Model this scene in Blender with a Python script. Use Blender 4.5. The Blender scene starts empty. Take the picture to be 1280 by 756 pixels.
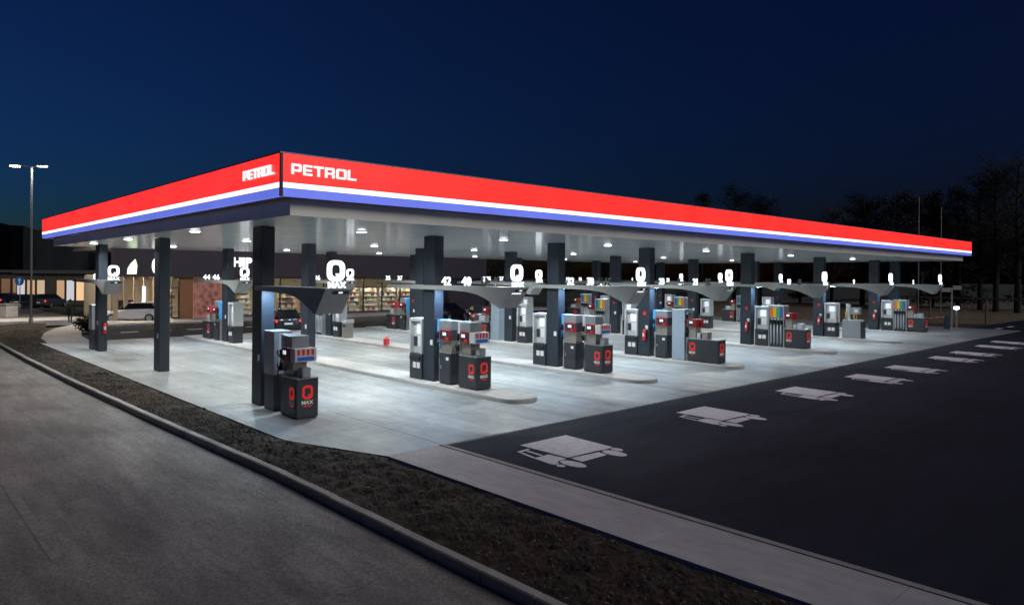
import bpy, bmesh, math, random
from mathutils import Vector, Matrix, noise
random.seed(7)
sc = bpy.context.scene
COL = sc.collection
PI = math.pi

# ------------------------------------------------------------------ camera
H, FPX, YAW, ROLL = 3.7, 885.9, math.radians(47.335), math.atan(0.008)
cd = bpy.data.cameras.new('camera'); cam = bpy.data.objects.new('camera', cd); COL.objects.link(cam)
cd.sensor_fit = 'HORIZONTAL'; cd.sensor_width = 36.0; cd.lens = FPX / 1280 * 36.0
cd.shift_y = -32.5 / 1280; cd.clip_start = 0.1; cd.clip_end = 3000
fw = Vector((math.cos(YAW), math.sin(YAW), 0)); rt = Vector((math.sin(YAW), -math.cos(YAW), 0)); up = Vector((0, 0, 1))
r2 = rt * math.cos(ROLL) + up * math.sin(ROLL); u2 = up * math.cos(ROLL) - rt * math.sin(ROLL)
M = Matrix((r2, u2, -fw)).transposed().to_4x4(); M.translation = Vector((0, 0, H))
cam.matrix_world = M
sc.camera = cam

# ------------------------------------------------------------------ world, dusk sky, added soft fill light
w = bpy.data.worlds.new('World'); sc.world = w; w.use_nodes = True
nt = w.node_tree; bg = nt.nodes['Background']
sky = nt.nodes.new('ShaderNodeTexSky'); sky.sky_type = 'NISHITA'; sky.sun_disc = False
SUN_EL, SUN_ROT = math.radians(-2.2), math.radians(-24)
sky.sun_elevation = SUN_EL; sky.sun_rotation = SUN_ROT
sky.altitude = 300; sky.air_density = 1.0; sky.dust_density = 0.3; sky.ozone_density = 5.0
tint = nt.nodes.new('ShaderNodeMix'); tint.data_type = 'RGBA'; tint.blend_type = 'MULTIPLY'; tint.inputs[0].default_value = 1.0
tint.inputs[7].default_value = (0.80, 1.90, 1.78, 1)      # clear, deep blue dusk
nt.links.new(sky.outputs[0], tint.inputs[6]); nt.links.new(tint.outputs[2], bg.inputs[0]); bg.inputs[1].default_value = 0.15
sd = bpy.data.lights.new('fill_sun', 'SUN'); sd.energy = 1.05; sd.angle = math.radians(25); sd.color = (0.95, 0.97, 1.0)  # added fill from the front right, stands in for street lamps out of view
fill_sun = bpy.data.objects.new('fill_sun', sd); COL.objects.link(fill_sun)
fill_sun.rotation_euler = Vector((-0.3, 0.85, -0.45)).to_track_quat('-Z', 'Y').to_euler()
vs = sc.view_settings; vs.view_transform = 'Standard'; vs.look = 'None'; vs.gamma = 1.0; vs.use_curve_mapping = False
vs.exposure = 0.0
sc.render.engine = 'CYCLES'
sc.cycles.use_denoising = True
sc.cycles.max_bounces = 6; sc.cycles.diffuse_bounces = 3; sc.cycles.glossy_bounces = 3
sc.cycles.sample_clamp_indirect = 4.0
sc.cycles.use_light_tree = True

# ------------------------------------------------------------------ materials
MATS = {}
def new_mat(name):
    m = bpy.data.materials.new(name); m.use_nodes = True
    return m, m.node_tree, m.node_tree.nodes['Principled BSDF']
def cracks(m, scale=0.35, amount=0.75, width=0.012):
    t = m.node_tree; N = t.nodes; L = t.links; b = N['Principled BSDF']; g = N.new('ShaderNodeNewGeometry')
    wn = N.new('ShaderNodeTexNoise'); wn.inputs['Scale'].default_value = 1.6; wn.inputs['Detail'].default_value = 6; L.new(g.outputs['Position'], wn.inputs['Vector'])
    sb = N.new('ShaderNodeVectorMath'); sb.operation = 'MULTIPLY_ADD'; sb.inputs[1].default_value = (1.3, 1.3, 0); L.new(wn.outputs['Color'], sb.inputs[0]); L.new(g.outputs['Position'], sb.inputs[2])
    v = N.new('ShaderNodeTexVoronoi'); v.feature = 'DISTANCE_TO_EDGE'; v.inputs['Scale'].default_value = scale; L.new(sb.outputs[0], v.inputs['Vector'])
    mr = N.new('ShaderNodeMapRange'); mr.inputs['From Min'].default_value = 0.0; mr.inputs['From Max'].default_value = width; mr.inputs['To Min'].default_value = amount; mr.inputs['To Max'].default_value = 0
    L.new(v.outputs['Distance'], mr.inputs['Value'])
    mk = N.new('ShaderNodeTexNoise'); mk.inputs['Scale'].default_value = 0.3; L.new(g.outputs['Position'], mk.inputs['Vector'])
    m2 = N.new('ShaderNodeMapRange'); m2.inputs['From Min'].default_value = 0.45; m2.inputs['From Max'].default_value = 0.55; L.new(mk.outputs['Fac'], m2.inputs['Value'])
    mu = N.new('ShaderNodeMath'); mu.operation = 'MULTIPLY'; L.new(mr.outputs[0], mu.inputs[0]); L.new(m2.outputs[0], mu.inputs[1])
    old = b.inputs['Base Color'].links[0].from_socket
    mx = N.new('ShaderNodeMix'); mx.data_type = 'RGBA'; mx.inputs[7].default_value = (0.02, 0.019, 0.018, 1); L.new(mu.outputs[0], mx.inputs[0]); L.new(old, mx.inputs[6]); L.new(mx.outputs[2], b.inputs['Base Color'])
def mat(name, col, rough=0.5, metal=0.0, var=0.0, scale=8.0, bump=0.0, bscale=None, coat=0.0, detail=6.0, stretch=None, rvar=0.0):
    if name in MATS: return MATS[name]
    m, t, b = new_mat(name); N = t.nodes; L = t.links
    b.inputs['Roughness'].default_value = rough; b.inputs['Metallic'].default_value = metal
    if coat: b.inputs['Coat Weight'].default_value = coat; b.inputs['Coat Roughness'].default_value = 0.10 if name == 'ceiling metal' else 0.03
    c4 = (*col, 1)
    b.inputs['Base Color'].default_value = c4
    tc = N.new('ShaderNodeTexCoord'); mp = N.new('ShaderNodeMapping'); L.new(tc.outputs['Object'], mp.inputs[0])
    if stretch: mp.inputs['Scale'].default_value = stretch
    if var or rvar:
        n = N.new('ShaderNodeTexNoise'); n.inputs['Scale'].default_value = scale; n.inputs['Detail'].default_value = detail
        n.inputs['Roughness'].default_value = 0.62
        L.new(mp.outputs[0], n.inputs['Vector'])
        if var:
            r = N.new('ShaderNodeValToRGB')
            r.color_ramp.elements[0].position = 0.3; r.color_ramp.elements[1].position = 0.7
            r.color_ramp.elements[0].color = (*[max(0, x * (1 - var)) for x in col], 1)
            r.color_ramp.elements[1].color = (*[min(1, x * (1 + var)) for x in col], 1)
            L.new(n.outputs['Fac'], r.inputs[0]); L.new(r.outputs[0], b.inputs['Base Color'])
        if rvar:
            mr = N.new('ShaderNodeMapRange'); mr.inputs['To Min'].default_value = max(0.03, rough - rvar); mr.inputs['To Max'].default_value = min(1, rough + rvar)
            L.new(n.outputs['Fac'], mr.inputs['Value']); L.new(mr.outputs[0], b.inputs['Roughness'])
    if bump:
        n2 = N.new('ShaderNodeTexNoise'); n2.inputs['Scale'].default_value = bscale or scale * 4; n2.inputs['Detail'].default_value = 5
        L.new(mp.outputs[0], n2.inputs['Vector'])
        bp = N.new('ShaderNodeBump'); bp.inputs['Strength'].default_value = bump; bp.inputs['Distance'].default_value = 0.02
        L.new(n2.outputs['Fac'], bp.inputs['Height']); L.new(bp.outputs[0], b.inputs['Normal'])
    MATS[name] = m; return m
def emit(name, col, s=1.0):
    if name in MATS: return MATS[name]
    m, t, b = new_mat(name)
    b.inputs['Base Color'].default_value = (*[x * 0.5 for x in col], 1); b.inputs['Roughness'].default_value = 0.35
    b.inputs['Emission Color'].default_value = (*col, 1); b.inputs['Emission Strength'].default_value = s
    MATS[name] = m; return m
def uneven(m, s, lo=0.9, hi=1.06):
    t = m.node_tree; b = t.nodes['Principled BSDF']; g = t.nodes.new('ShaderNodeNewGeometry'); n = t.nodes.new('ShaderNodeTexNoise'); n.inputs['Scale'].default_value = 0.8; n.inputs['Detail'].default_value = 3
    mr = t.nodes.new('ShaderNodeMapRange'); mr.inputs['From Min'].default_value = 0.3; mr.inputs['From Max'].default_value = 0.7; mr.inputs['To Min'].default_value = lo * s; mr.inputs['To Max'].default_value = hi * s
    t.links.new(g.outputs['Position'], n.inputs['Vector']); t.links.new(n.outputs['Fac'], mr.inputs['Value']); t.links.new(mr.outputs[0], b.inputs['Emission Strength'])
def ground_mat(name, layers, rough, bump=0.3, bscale=60, base=(0.3, 0.3, 0.3), coarse=None):
    """base colour multiplied by several noise layers: (scale, detail, low, high, stretch)"""
    m, t, b = new_mat(name); N = t.nodes; L = t.links
    g = N.new('ShaderNodeNewGeometry')
    prev = None
    for sc_, det, lo, hi, st in layers:
        mp = N.new('ShaderNodeMapping'); L.new(g.outputs['Position'], mp.inputs[0]); mp.inputs['Scale'].default_value = st
        mp.inputs['Location'].default_value = (random.random() * 50, random.random() * 50, 0)
        n = N.new('ShaderNodeTexNoise'); n.inputs['Scale'].default_value = sc_; n.inputs['Detail'].default_value = det; n.inputs['Roughness'].default_value = 0.6
        L.new(mp.outputs[0], n.inputs['Vector'])
        mr = N.new('ShaderNodeMapRange'); mr.inputs['From Min'].default_value = 0.32; mr.inputs['From Max'].default_value = 0.68
        mr.inputs['To Min'].default_value = lo; mr.inputs['To Max'].default_value = hi
        L.new(n.outputs['Fac'], mr.inputs['Value'])
        if prev is None: prev = mr.outputs[0]
        else:
            mu = N.new('ShaderNodeMath'); mu.operation = 'MULTIPLY'; L.new(prev, mu.inputs[0]); L.new(mr.outputs[0], mu.inputs[1]); prev = mu.outputs[0]
    mx = N.new('ShaderNodeVectorMath'); mx.operation = 'SCALE'; mx.inputs[0].default_value = base; L.new(prev, mx.inputs['Scale'])
    L.new(mx.outputs[0], b.inputs['Base Color'])
    rr = N.new('ShaderNodeMapRange'); rr.inputs['From Min'].default_value = 0.5; rr.inputs['From Max'].default_value = 1.4
    rr.inputs['To Min'].default_value = rough + 0.1; rr.inputs['To Max'].default_value = rough - 0.1
    L.new(prev, rr.inputs['Value']); L.new(rr.outputs[0], b.inputs['Roughness'])
    n2 = N.new('ShaderNodeTexNoise'); n2.inputs['Scale'].default_value = bscale; n2.inputs['Detail'].default_value = 4
    L.new(g.outputs['Position'], n2.inputs['Vector'])
    bp = N.new('ShaderNodeBump'); bp.inputs['Strength'].default_value = bump; bp.inputs['Distance'].default_value = 0.01
    L.new(n2.outputs['Fac'], bp.inputs['Height']); L.new(bp.outputs[0], b.inputs['Normal'])
    MATS[name] = m; return m

U = (1, 1, 1)
M_CONC = ground_mat('forecourt concrete', [(0.35, 5, 0.68, 1.14, (1, 0.35, 1)), (1.5, 7, 0.76, 1.12, (1, 0.06, 1)), (9, 6, 0.9, 1.08, (1, 0.3, 1)), (0.9, 3, 0.86, 1.02, U), (2.6, 8, 0.8, 1.08, (1, 0.5, 1))], 0.42, 0.12, 90, (0.36, 0.37, 0.365))
M_WALK = ground_mat('pavement concrete', [(0.5, 5, 0.85, 1.1, U), (5, 6, 0.88, 1.1, (1, 0.3, 1)), (60, 4, 0.9, 1.08, U)], 0.75, 0.2, 120, (0.50, 0.48, 0.47))
M_KERB = ground_mat('kerb concrete', [(1.5, 5, 0.8, 1.12, U), (25, 5, 0.85, 1.1, U)], 0.85, 0.3, 90, (0.38, 0.355, 0.31))
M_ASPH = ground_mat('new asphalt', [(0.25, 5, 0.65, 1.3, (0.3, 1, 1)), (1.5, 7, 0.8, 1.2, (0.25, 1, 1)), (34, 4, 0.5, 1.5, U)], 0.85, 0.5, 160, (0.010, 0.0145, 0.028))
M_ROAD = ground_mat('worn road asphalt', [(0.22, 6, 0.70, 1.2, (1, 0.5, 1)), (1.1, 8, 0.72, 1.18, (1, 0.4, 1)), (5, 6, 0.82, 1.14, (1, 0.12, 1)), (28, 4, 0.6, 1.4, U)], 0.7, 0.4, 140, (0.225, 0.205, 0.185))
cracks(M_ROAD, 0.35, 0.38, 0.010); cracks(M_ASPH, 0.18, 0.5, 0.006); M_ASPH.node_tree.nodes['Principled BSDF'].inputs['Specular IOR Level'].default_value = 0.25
M_SOIL = ground_mat('bare soil', [(0.8, 6, 0.6, 1.3, U), (7, 7, 0.6, 1.4, U), (45, 5, 0.55, 1.5, U)], 0.92, 0.9, 45, (0.030, 0.0185, 0.0105))
M_GRND = ground_mat('dark grass field', [(0.1, 6, 0.6, 1.4, U), (3, 6, 0.6, 1.4, U)], 0.95, 0.5, 20, (0.05, 0.05, 0.03))
M_WHITE_PAINT = ground_mat('road paint', [(5, 8, 0.82, 1.08, U), (40, 5, 0.75, 1.12, U)], 0.7, 0.3, 130, (0.80, 0.79, 0.82))
M_COLUMN = mat('column paint', (0.020, 0.028, 0.042), 0.5, 0.0, 0.08, 3, 0.02)
M_DARK = mat('anthracite cabinet', (0.030, 0.034, 0.041), 0.38, 0.0, 0.1, 5)
M_GREY = mat('grey sheet metal', (0.30, 0.32, 0.34), 0.34, 0.35, 0.06, 4)
M_SILVER = mat('silver trim', (0.55, 0.57, 0.60), 0.3, 0.7, 0.05, 6)
M_PALE = mat('pale grey shell', (0.50, 0.52, 0.54), 0.42, 0.0, 0.05, 5)
M_BLUE = mat('light blue panel', (0.10, 0.36, 0.72), 0.4, 0, 0.05, 6)
M_BLUEGREY = mat('blue grey steel', (0.33, 0.40, 0.48), 0.38, 0.1, 0.06, 4)
M_TAN = mat('stainless recess', (0.36, 0.33, 0.29), 0.35, 0.6, 0.1, 9)
M_RED = mat('signal red', (0.62, 0.025, 0.03), 0.4, 0, 0.06, 6)
M_BLACK = mat('black rubber', (0.014, 0.014, 0.015), 0.55, 0, 0.1, 20)
M_WHITE = mat('white sticker', (0.78, 0.78, 0.78), 0.5, 0, 0.03, 20)
M_YEL = mat('yellow plastic', (0.80, 0.52, 0.03), 0.4, 0, 0.05, 9)
M_GREEN = mat('green plastic', (0.06, 0.38, 0.10), 0.4, 0, 0.05, 9)
M_DBLUE = mat('blue plastic', (0.03, 0.12, 0.45), 0.4, 0, 0.05, 9)
M_ORANGE = mat('orange plastic', (0.75, 0.18, 0.02), 0.4, 0, 0.05, 9)
M_ARM = mat('gantry paint', (0.30, 0.31, 0.31), 0.42, 0.1, 0.06, 3)
M_HOSE = mat('grey hose', (0.62, 0.65, 0.70), 0.45, 0.0, 0.1, 20)
M_SOFFIT = mat('dark soffit', (0.10, 0.098, 0.098), 0.45, 0, 0.06, 2)
M_TRIM = mat('beige edge trim', (0.78, 0.73, 0.60), 0.38, 0.2, 0.06, 2)
M_CEIL = mat('ceiling metal', (0.88, 0.95, 1.0), 0.22, 0.0, 0.03, 1.4, 0, coat=0.35, stretch=(0.15, 1, 1), rvar=0.04)
M_ROOF = mat('roof membrane', (0.10, 0.10, 0.10), 0.8, 0, 0.1, 2)
M_WOOD = mat('warm wood panel', (0.26, 0.11, 0.035), 0.5, 0, 0.2, 6, stretch=(6, 1, 0.6))
M_BFASC = mat('plum fascia', (0.016, 0.012, 0.026), 0.5, 0, 0.08, 2)
M_PLASTER = mat('cream plaster', (0.40, 0.34, 0.26), 0.8, 0, 0.1, 4)
M_FLOORIN = mat('shop floor', (0.42, 0.40, 0.37), 0.3, 0, 0.05, 4)
M_GALV = mat('galvanised steel', (0.36, 0.37, 0.38), 0.42, 0.6, 0.1, 8)
E_RED = emit('lit red fascia', (1.0, 0.018, 0.015), 2.0)
E_WHITE = emit('lit white stripe', (1.0, 0.97, 1.0), 1.6)
E_BLUE = emit('lit blue stripe', (0.15, 0.20, 0.82), 0.9)
uneven(E_RED, 2.1, 0.8, 1.1); uneven(E_BLUE, 0.9)
E_LETTER = emit('lit white letters', (1.0, 0.95, 0.93), 1.05)
E_SIGN = emit('lit white signs', (0.88, 0.95, 1.0), 2.4)
E_DIGIT = emit('lit digits', (0.88, 0.95, 1.0), 1.5)
E_LENS = emit('lamp lens', (0.95, 0.98, 1.0), 12.0)
E_SCREEN = emit('pump screen', (0.85, 0.92, 1.0), 0.75)
E_LOGO = emit('backlit red logo', (0.85, 0.035, 0.02), 0.35)
E_TAIL = emit('tail light', (1.0, 0.02, 0.03), 2.5)
E_GREENLT = emit('green indicator', (0.15, 0.75, 0.25), 0.8)
E_LEDBAR = emit('white indicator', (0.8, 0.88, 1.0), 1.2)
E_SHOP = emit('shop ceiling lamp', (1.0, 0.84, 0.62), 90.0)
E_WARM = emit('warm window', (1.0, 0.66, 0.36), 0.55)
E_STREET = emit('street lamp lens', (1.0, 0.92, 0.72), 60.0)
E_UNDER = emit('under arm strip', (0.50, 0.74, 1.0), 130.0)

def glass_mat():
    m = bpy.data.materials.new('window glass'); m.use_nodes = True; t = m.node_tree; t.nodes.clear()
    o = t.nodes.new('ShaderNodeOutputMaterial'); mx = t.nodes.new('ShaderNodeMixShader'); tr = t.nodes.new('ShaderNodeBsdfTransparent')
    gl = t.nodes.new('ShaderNodeBsdfGlossy'); fr = t.nodes.new('ShaderNodeFresnel'); fr.inputs[0].default_value = 1.45
    tr.inputs[0].default_value = (0.85, 0.88, 0.87, 1); gl.inputs['Roughness'].default_value = 0.02
    t.links.new(fr.outputs[0], mx.inputs[0]); t.links.new(tr.outputs[0], mx.inputs[1]); t.links.new(gl.outputs[0], mx.inputs[2]); t.links.new(mx.outputs[0], o.inputs[0])
    return m
M_GLASS = glass_mat()
def leaf_mat(name, col):
    m, t, b = new_mat(name); b.inputs['Base Color'].default_value = (*col, 1); b.inputs['Roughness'].default_value = 0.8
    oi = t.nodes.new('ShaderNodeTexNoise'); oi.inputs['Scale'].default_value = 1.2
    g = t.nodes.new('ShaderNodeNewGeometry'); t.links.new(g.outputs['Position'], oi.inputs['Vector'])
    r = t.nodes.new('ShaderNodeValToRGB'); r.color_ramp.elements[0].color = (*[c * 0.5 for c in col], 1); r.color_ramp.elements[1].color = (*[c * 1.5 for c in col], 1)
    t.links.new(oi.outputs['Fac'], r.inputs[0]); t.links.new(r.outputs[0], b.inputs['Base Color'])
    return m
M_LEAF = leaf_mat('dark foliage', (0.014, 0.017, 0.012)); M_BARK = mat('bark', (0.022, 0.019, 0.016), 0.9, 0, 0.2, 6, 0.4)

# ------------------------------------------------------------------ geometry helpers
class MB:
    def __init__(s): s.v = []; s.f = []
    def quad(s, pts):
        i = len(s.v); s.v += [tuple(p) for p in pts]; s.f.append(tuple(range(i, i + len(pts)))); return s
    def box(s, x0, x1, y0, y1, z0, z1):
        i = len(s.v)
        s.v += [(x, y, z) for z in (z0, z1) for x, y in ((x0, y0), (x1, y0), (x1, y1), (x0, y1))]
        s.f += [tuple(i + k for k in f) for f in ((3, 2, 1, 0), (4, 5, 6, 7), (0, 1, 5, 4), (1, 2, 6, 5), (2, 3, 7, 6), (3, 0, 4, 7))]
        return s
    def prism(s, poly, fn0, fn1):
        """poly of 2-D points, fn maps 2-D -> 3-D for both ends; poly counter-clockwise seen from the fn1 side"""
        n = len(poly); i = len(s.v)
        s.v += [fn0(p) for p in poly] + [fn1(p) for p in poly]
        s.f.append(tuple(i + k for k in range(n - 1, -1, -1))); s.f.append(tuple(i + n + k for k in range(n)))
        for k in range(n):
            a, b = k, (k + 1) % n
            s.f.append((i + a, i + b, i + n + b, i + n + a))
        return s
    def cyl(s, c, r, h, n=12, axis='z', r2=None):
        r2 = r if r2 is None else r2
        i = len(s.v)
        for rr, hh in ((r, 0), (r2, h)):
            for k in range(n):
                a = 2 * PI * k / n; p, q = rr * math.cos(a), rr * math.sin(a)
                s.v.append({'z': (c[0] + p, c[1] + q, c[2] + hh), 'x': (c[0] + hh, c[1] + p, c[2] + q), 'y': (c[0] + q, c[1] + hh, c[2] + p)}[axis])
        s.f.append(tuple(i + k for k in range(n - 1, -1, -1))); s.f.append(tuple(i + n + k for k in range(n)))
        for k in range(n):
            b = (k + 1) % n; s.f.append((i + k, i + b, i + n + b, i + n + k))
        return s
    def tube(s, pts, r, n=6, taper=None):
        pts = [Vector(p) for p in pts]; i = len(s.v)
        for k, p in enumerate(pts):
            d = (pts[min(k + 1, len(pts) - 1)] - pts[max(k - 1, 0)]).normalized()
            a = d.orthogonal().normalized() if k == 0 else (a - d * a.dot(d)).normalized()
            b = d.cross(a)
            rr = r if taper is None else r + (taper - r) * k / (len(pts) - 1)
            for j in range(n):
                t = 2 * PI * j / n; s.v.append(tuple(p + a * rr * math.cos(t) + b * rr * math.sin(t)))
        for k in range(len(pts) - 1):
            for j in range(n):
                q = (j + 1) % n; s.f.append((i + k * n + j, i + k * n + q, i + (k + 1) * n + q, i + (k + 1) * n + j))
        s.f.append(tuple(i + j for j in range(n - 1, -1, -1))); e = i + (len(pts) - 1) * n; s.f.append(tuple(e + j for j in range(n)))
        return s
    def mesh(s, name, m, bevel=0.0, smooth=False, segs=1):
        me = bpy.data.meshes.new(name); me.from_pydata(s.v, [], s.f)
        if bevel:
            bm = bmesh.new(); bm.from_mesh(me)
            bmesh.ops.bevel(bm, geom=list(bm.edges), offset=bevel, segments=segs, affect='EDGES', clamp_overlap=True)
            bm.to_mesh(me); bm.free()
        me.materials.append(m)
        if smooth:
            for p in me.polygons: p.use_smooth = True
        me.update(); return me
    def build(s, name, m, parent=None, bevel=0.0, smooth=False, loc=None, segs=1):
        o = bpy.data.objects.new(name, s.mesh(name, m, bevel, smooth, segs)); COL.objects.link(o)
        if parent: o.parent = parent
        if loc: o.location = loc
        return o
def B(x0, x1, y0, y1, z0, z1): return MB().box(x0, x1, y0, y1, z0, z1)
def tag(o, label, cat, group=None, kind=None):
    o['label'] = label; o['category'] = cat
    if group: o['group'] = group
    if kind: o['kind'] = kind
    return o
def struct(o): o['kind'] = 'structure'; return o
def thing(name, loc=(0, 0, 0), rz=0.0, label=None, cat=None, group=None):
    o = bpy.data.objects.new(name, None); COL.objects.link(o); o.location = loc; o.rotation_euler.z = rz; o.empty_display_size = 0.2
    if label: tag(o, label, cat, group)
    return o
def copy_tree(o, parent=None):
    c = o.copy(); COL.objects.link(c); c.parent = parent
    for ch in [x for x in COL.objects if x.parent == o]: copy_tree(ch, c)
    return c
KIDS = {}
def inst(me, name, parent, loc=(0, 0, 0), rz=0.0):
    o = bpy.data.objects.new(name, me); COL.objects.link(o); o.parent = parent; o.location = loc; o.rotation_euler.z = rz; return o
def shade_smooth(o):
    for p in o.data.polygons: p.use_smooth = True
def text_mesh(s, size, depth, m, bold=0.0, xs=1.0):
    c = bpy.data.curves.new('text', 'FONT'); c.body = s; c.size = size; c.extrude = depth / 2; c.offset = bold; c.align_x = 'CENTER'; c.space_character = 1.05
    c.resolution_u = 3
    o = bpy.data.objects.new('text', c); COL.objects.link(o)
    bpy.context.view_layer.update()
    dg = bpy.context.evaluated_depsgraph_get()
    me = bpy.data.meshes.new_from_object(o.evaluated_get(dg))
    bpy.data.objects.remove(o); bpy.data.curves.remove(c)
    xs_ = [v.co.x for v in me.vertices]; cx = (min(xs_) + max(xs_)) / 2; y0 = min(v.co.y for v in me.vertices)
    for v in me.vertices: v.co = Vector(((v.co.x - cx) * xs, -v.co.z, v.co.y - y0))       # stands up in x-z, faces -y
    me.materials.clear(); me.materials.append(m); me.update()
    return me
def rrect(w, h, r, n=4):
    pts = []
    for cx, cy, a0 in ((w / 2 - r, h / 2 - r, 0), (-w / 2 + r, h / 2 - r, PI / 2), (-w / 2 + r, -h / 2 + r, PI), (w / 2 - r, -h / 2 + r, 1.5 * PI)):
        for k in range(n + 1):
            a = a0 + k * PI / 2 / n; pts.append((cx + r * math.cos(a), cy + r * math.sin(a)))
    return pts
def q_mesh(name, w, h, t, depth, m, axis='y'):
    """a rounded Q with its tail; stands in x-z (axis y) facing -y, base at z = 0"""
    o_ = rrect(w, h, w * 0.36); i_ = rrect(w - 2 * t, h - 2 * t, max(0.01, w * 0.36 - t * 0.7)); b = MB(); n = len(o_)
    P = lambda p, d: (p[0], d, p[1] + h / 2)
    for k in range(n):
        a, c = k, (k + 1) % n; f, g = -depth / 2, depth / 2
        b.quad([P(o_[a], f), P(i_[a], f), P(i_[c], f), P(o_[c], f)][::-1]); b.quad([P(o_[a], g), P(i_[a], g), P(i_[c], g), P(o_[c], g)])
        b.quad([P(o_[a], f), P(o_[a], g), P(o_[c], g), P(o_[c], f)][::-1]); b.quad([P(i_[a], f), P(i_[a], g), P(i_[c], g), P(i_[c], f)])
    # tail
    tw = t * 0.9; x0, z0 = w * 0.02, h * 0.36
    f, g = -depth / 2 - 0.003, depth / 2 + 0.003
    poly = [(x0, z0), (x0 + tw, z0), (w / 2 - t, t * 0.9), (w / 2 - t - tw, t * 0.9)][::-1]
    b.prism(poly, lambda p: (p[0], g, p[1]), lambda p: (p[0], f, p[1]))
    me = b.mesh(name, m); bm = bmesh.new(); bm.from_mesh(me); bmesh.ops.recalc_face_normals(bm, faces=bm.faces); bm.to_mesh(me); bm.free()
    return me
def recalc(o):
    bm = bmesh.new(); bm.from_mesh(o.data); bmesh.ops.recalc_face_normals(bm, faces=bm.faces); bm.to_mesh(o.data); bm.free(); return o
def at(u, d):
    """the ground point d metres ahead of the viewpoint in the direction of photo column u"""
    l = (u - 640) / FPX * d; p = fw * d + rt * l; return p.x, p.y

# ------------------------------------------------------------------ setting: ground, roads, pavements
def sheet(name, poly, z, m, kind='structure'):
    o = MB().quad([(x, y, z) for x, y in poly]).build(name, m); o['kind'] = kind; return o
sheet('ground', [(-900, -900), (900, -900), (900, 900), (-900, 900)], -0.45, M_GRND)
KX = [(-12, 5.95), (2, 5.92), (8, 5.93), (13, 5.96), (20, 5.75), (28, 5.56), (38, 5.47), (46, 5.5), (56, 5.7), (66, 6.4), (76, 8.0)]
def kerb_x(y):
    for (a, xa), (b, xb) in zip(KX, KX[1:]):
        if a <= y <= b:
            t = (y - a) / (b - a); return xa + (xb - xa) * t
    return KX[0][1] if y < KX[0][0] else KX[-1][1]
ys_ = [-40, -12] + [y for y, _ in KX[1:]] + [140]
road = MB()
for a, b in zip(ys_, ys_[1:]):
    road.quad([(-16, a, -0.27), (kerb_x(a) - 0.005, a, -0.27), (kerb_x(b) - 0.005, b, -0.27), (-16, b, -0.27)])
struct(road.build('road', M_ROAD))
# faint worn centre dashes on the road
for k in range(4):
    y0 = 11.4 + k * 9.5
    o = B(2.05 - 0.08, 2.05 + 0.08, y0, y0 + 4.8, -0.268, -0.265).build('lane_dash', mat('worn paint', (0.235, 0.22, 0.20), 0.7, 0, 0.4, 7))
    o['kind'] = 'structure'
# kerb of the road: stones of one metre
kerb = struct(thing('road_kerb'))
y = -8.0
while y < 74:
    x0, x1 = kerb_x(y), kerb_x(y + 0.99)
    b = MB(); prof = [(0, -0.40), (0.15, -0.40), (0.15, -0.10), (0.02, -0.10), (0.0, -0.12)]
    b.prism(prof, lambda p: (x0 + p[0], y, p[1]), lambda p: (x1 + p[0], y + 0.982, p[1]))
    o = recalc(b.build('kerb_stone', M_KERB, kerb)); o.location = (random.uniform(-0.006, 0.006), 0, random.uniform(-0.005, 0.005)); y += 1.0
# forecourt slabs
FX0 = lambda y: 7.02 if y > 15.1 else 7.02 + (7.95 - 7.02) * min(1, (15.1 - y) / 2.6)
FY0 = lambda x: 12.42 + 0.014 * max(0, x - 9.4) if x < 50 else 13.0
fore = struct(thing('forecourt'))
GX = [7.02, 9.45, 13.9, 15.1, 18.0, 20.0, 21.2, 24.0, 26.0, 27.2, 31.0, 35.1, 36.3, 40.2, 44.0, 45.2, 49.0, 52.9, 54.1, 58.0, 63.0]
GY = [12.42, 15.1, 20.2, 25.2, 30.2, 35.2, 40.0, 44.0]
for i in range(len(GX) - 1):
    for j in range(len(GY) - 1):
        g = 0.007
        c = []
        for xi, yj, sx, sy in ((i, j, g, g), (i + 1, j, -g, g), (i + 1, j + 1, -g, -g), (i, j + 1, g, -g)):
            X, Y = GX[xi], GY[yj]
            if xi == 0: X = FX0(Y)
            if yj == 0: Y = FY0(GX[xi]) if xi else 12.42
            if xi == 0 and yj == 0: X = 7.97
            c.append((X + sx, Y + sy))
        b = MB(); b.prism(c, lambda p: (p[0], p[1], -0.2), lambda p: (p[0], p[1], 0.0)); b.build('slab', M_CONC, fore)
B(8.6, 62.9, 13.1, 43.9, -0.25, -0.02).build('slab_bed', M_KERB, fore)
# pavement beside the forecourt and the asphalt apron
walk = struct(thing('pavement'))
y = -12.0
while y < 12.2:
    e = min(y + 3.0, 12.39)
    b = MB(); b.prism([(7.96, y + 0.006), (9.30, y + 0.006), (9.30, e - 0.006), (7.96, e - 0.006)], lambda p: (p[0], p[1], -0.25), lambda p: (p[0], p[1], 0.02)); b.build('paving_slab', M_WALK, walk)
    b = MB(); b.prism([(9.305, y + 0.004), (9.43, y + 0.004), (9.43, e - 0.004), (9.305, e - 0.004)], lambda p: (p[0], p[1], -0.25), lambda p: (p[0], p[1], 0.035)); b.build('edge_stone', M_KERB, walk)
    y += 3.0
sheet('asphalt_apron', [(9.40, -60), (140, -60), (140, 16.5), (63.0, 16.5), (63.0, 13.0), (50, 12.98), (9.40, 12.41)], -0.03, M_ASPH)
sheet('back_road', [(8.2, 44.0), (140, 44.0), (140, 56.0), (11.5, 56.0), (9.4, 50)], -0.03, M_ASPH)
struct(B(13.0, 60.0, 56.0, 60.2, -0.3, 0.10).build('shop_pavement', M_WALK, bevel=0.02))
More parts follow.
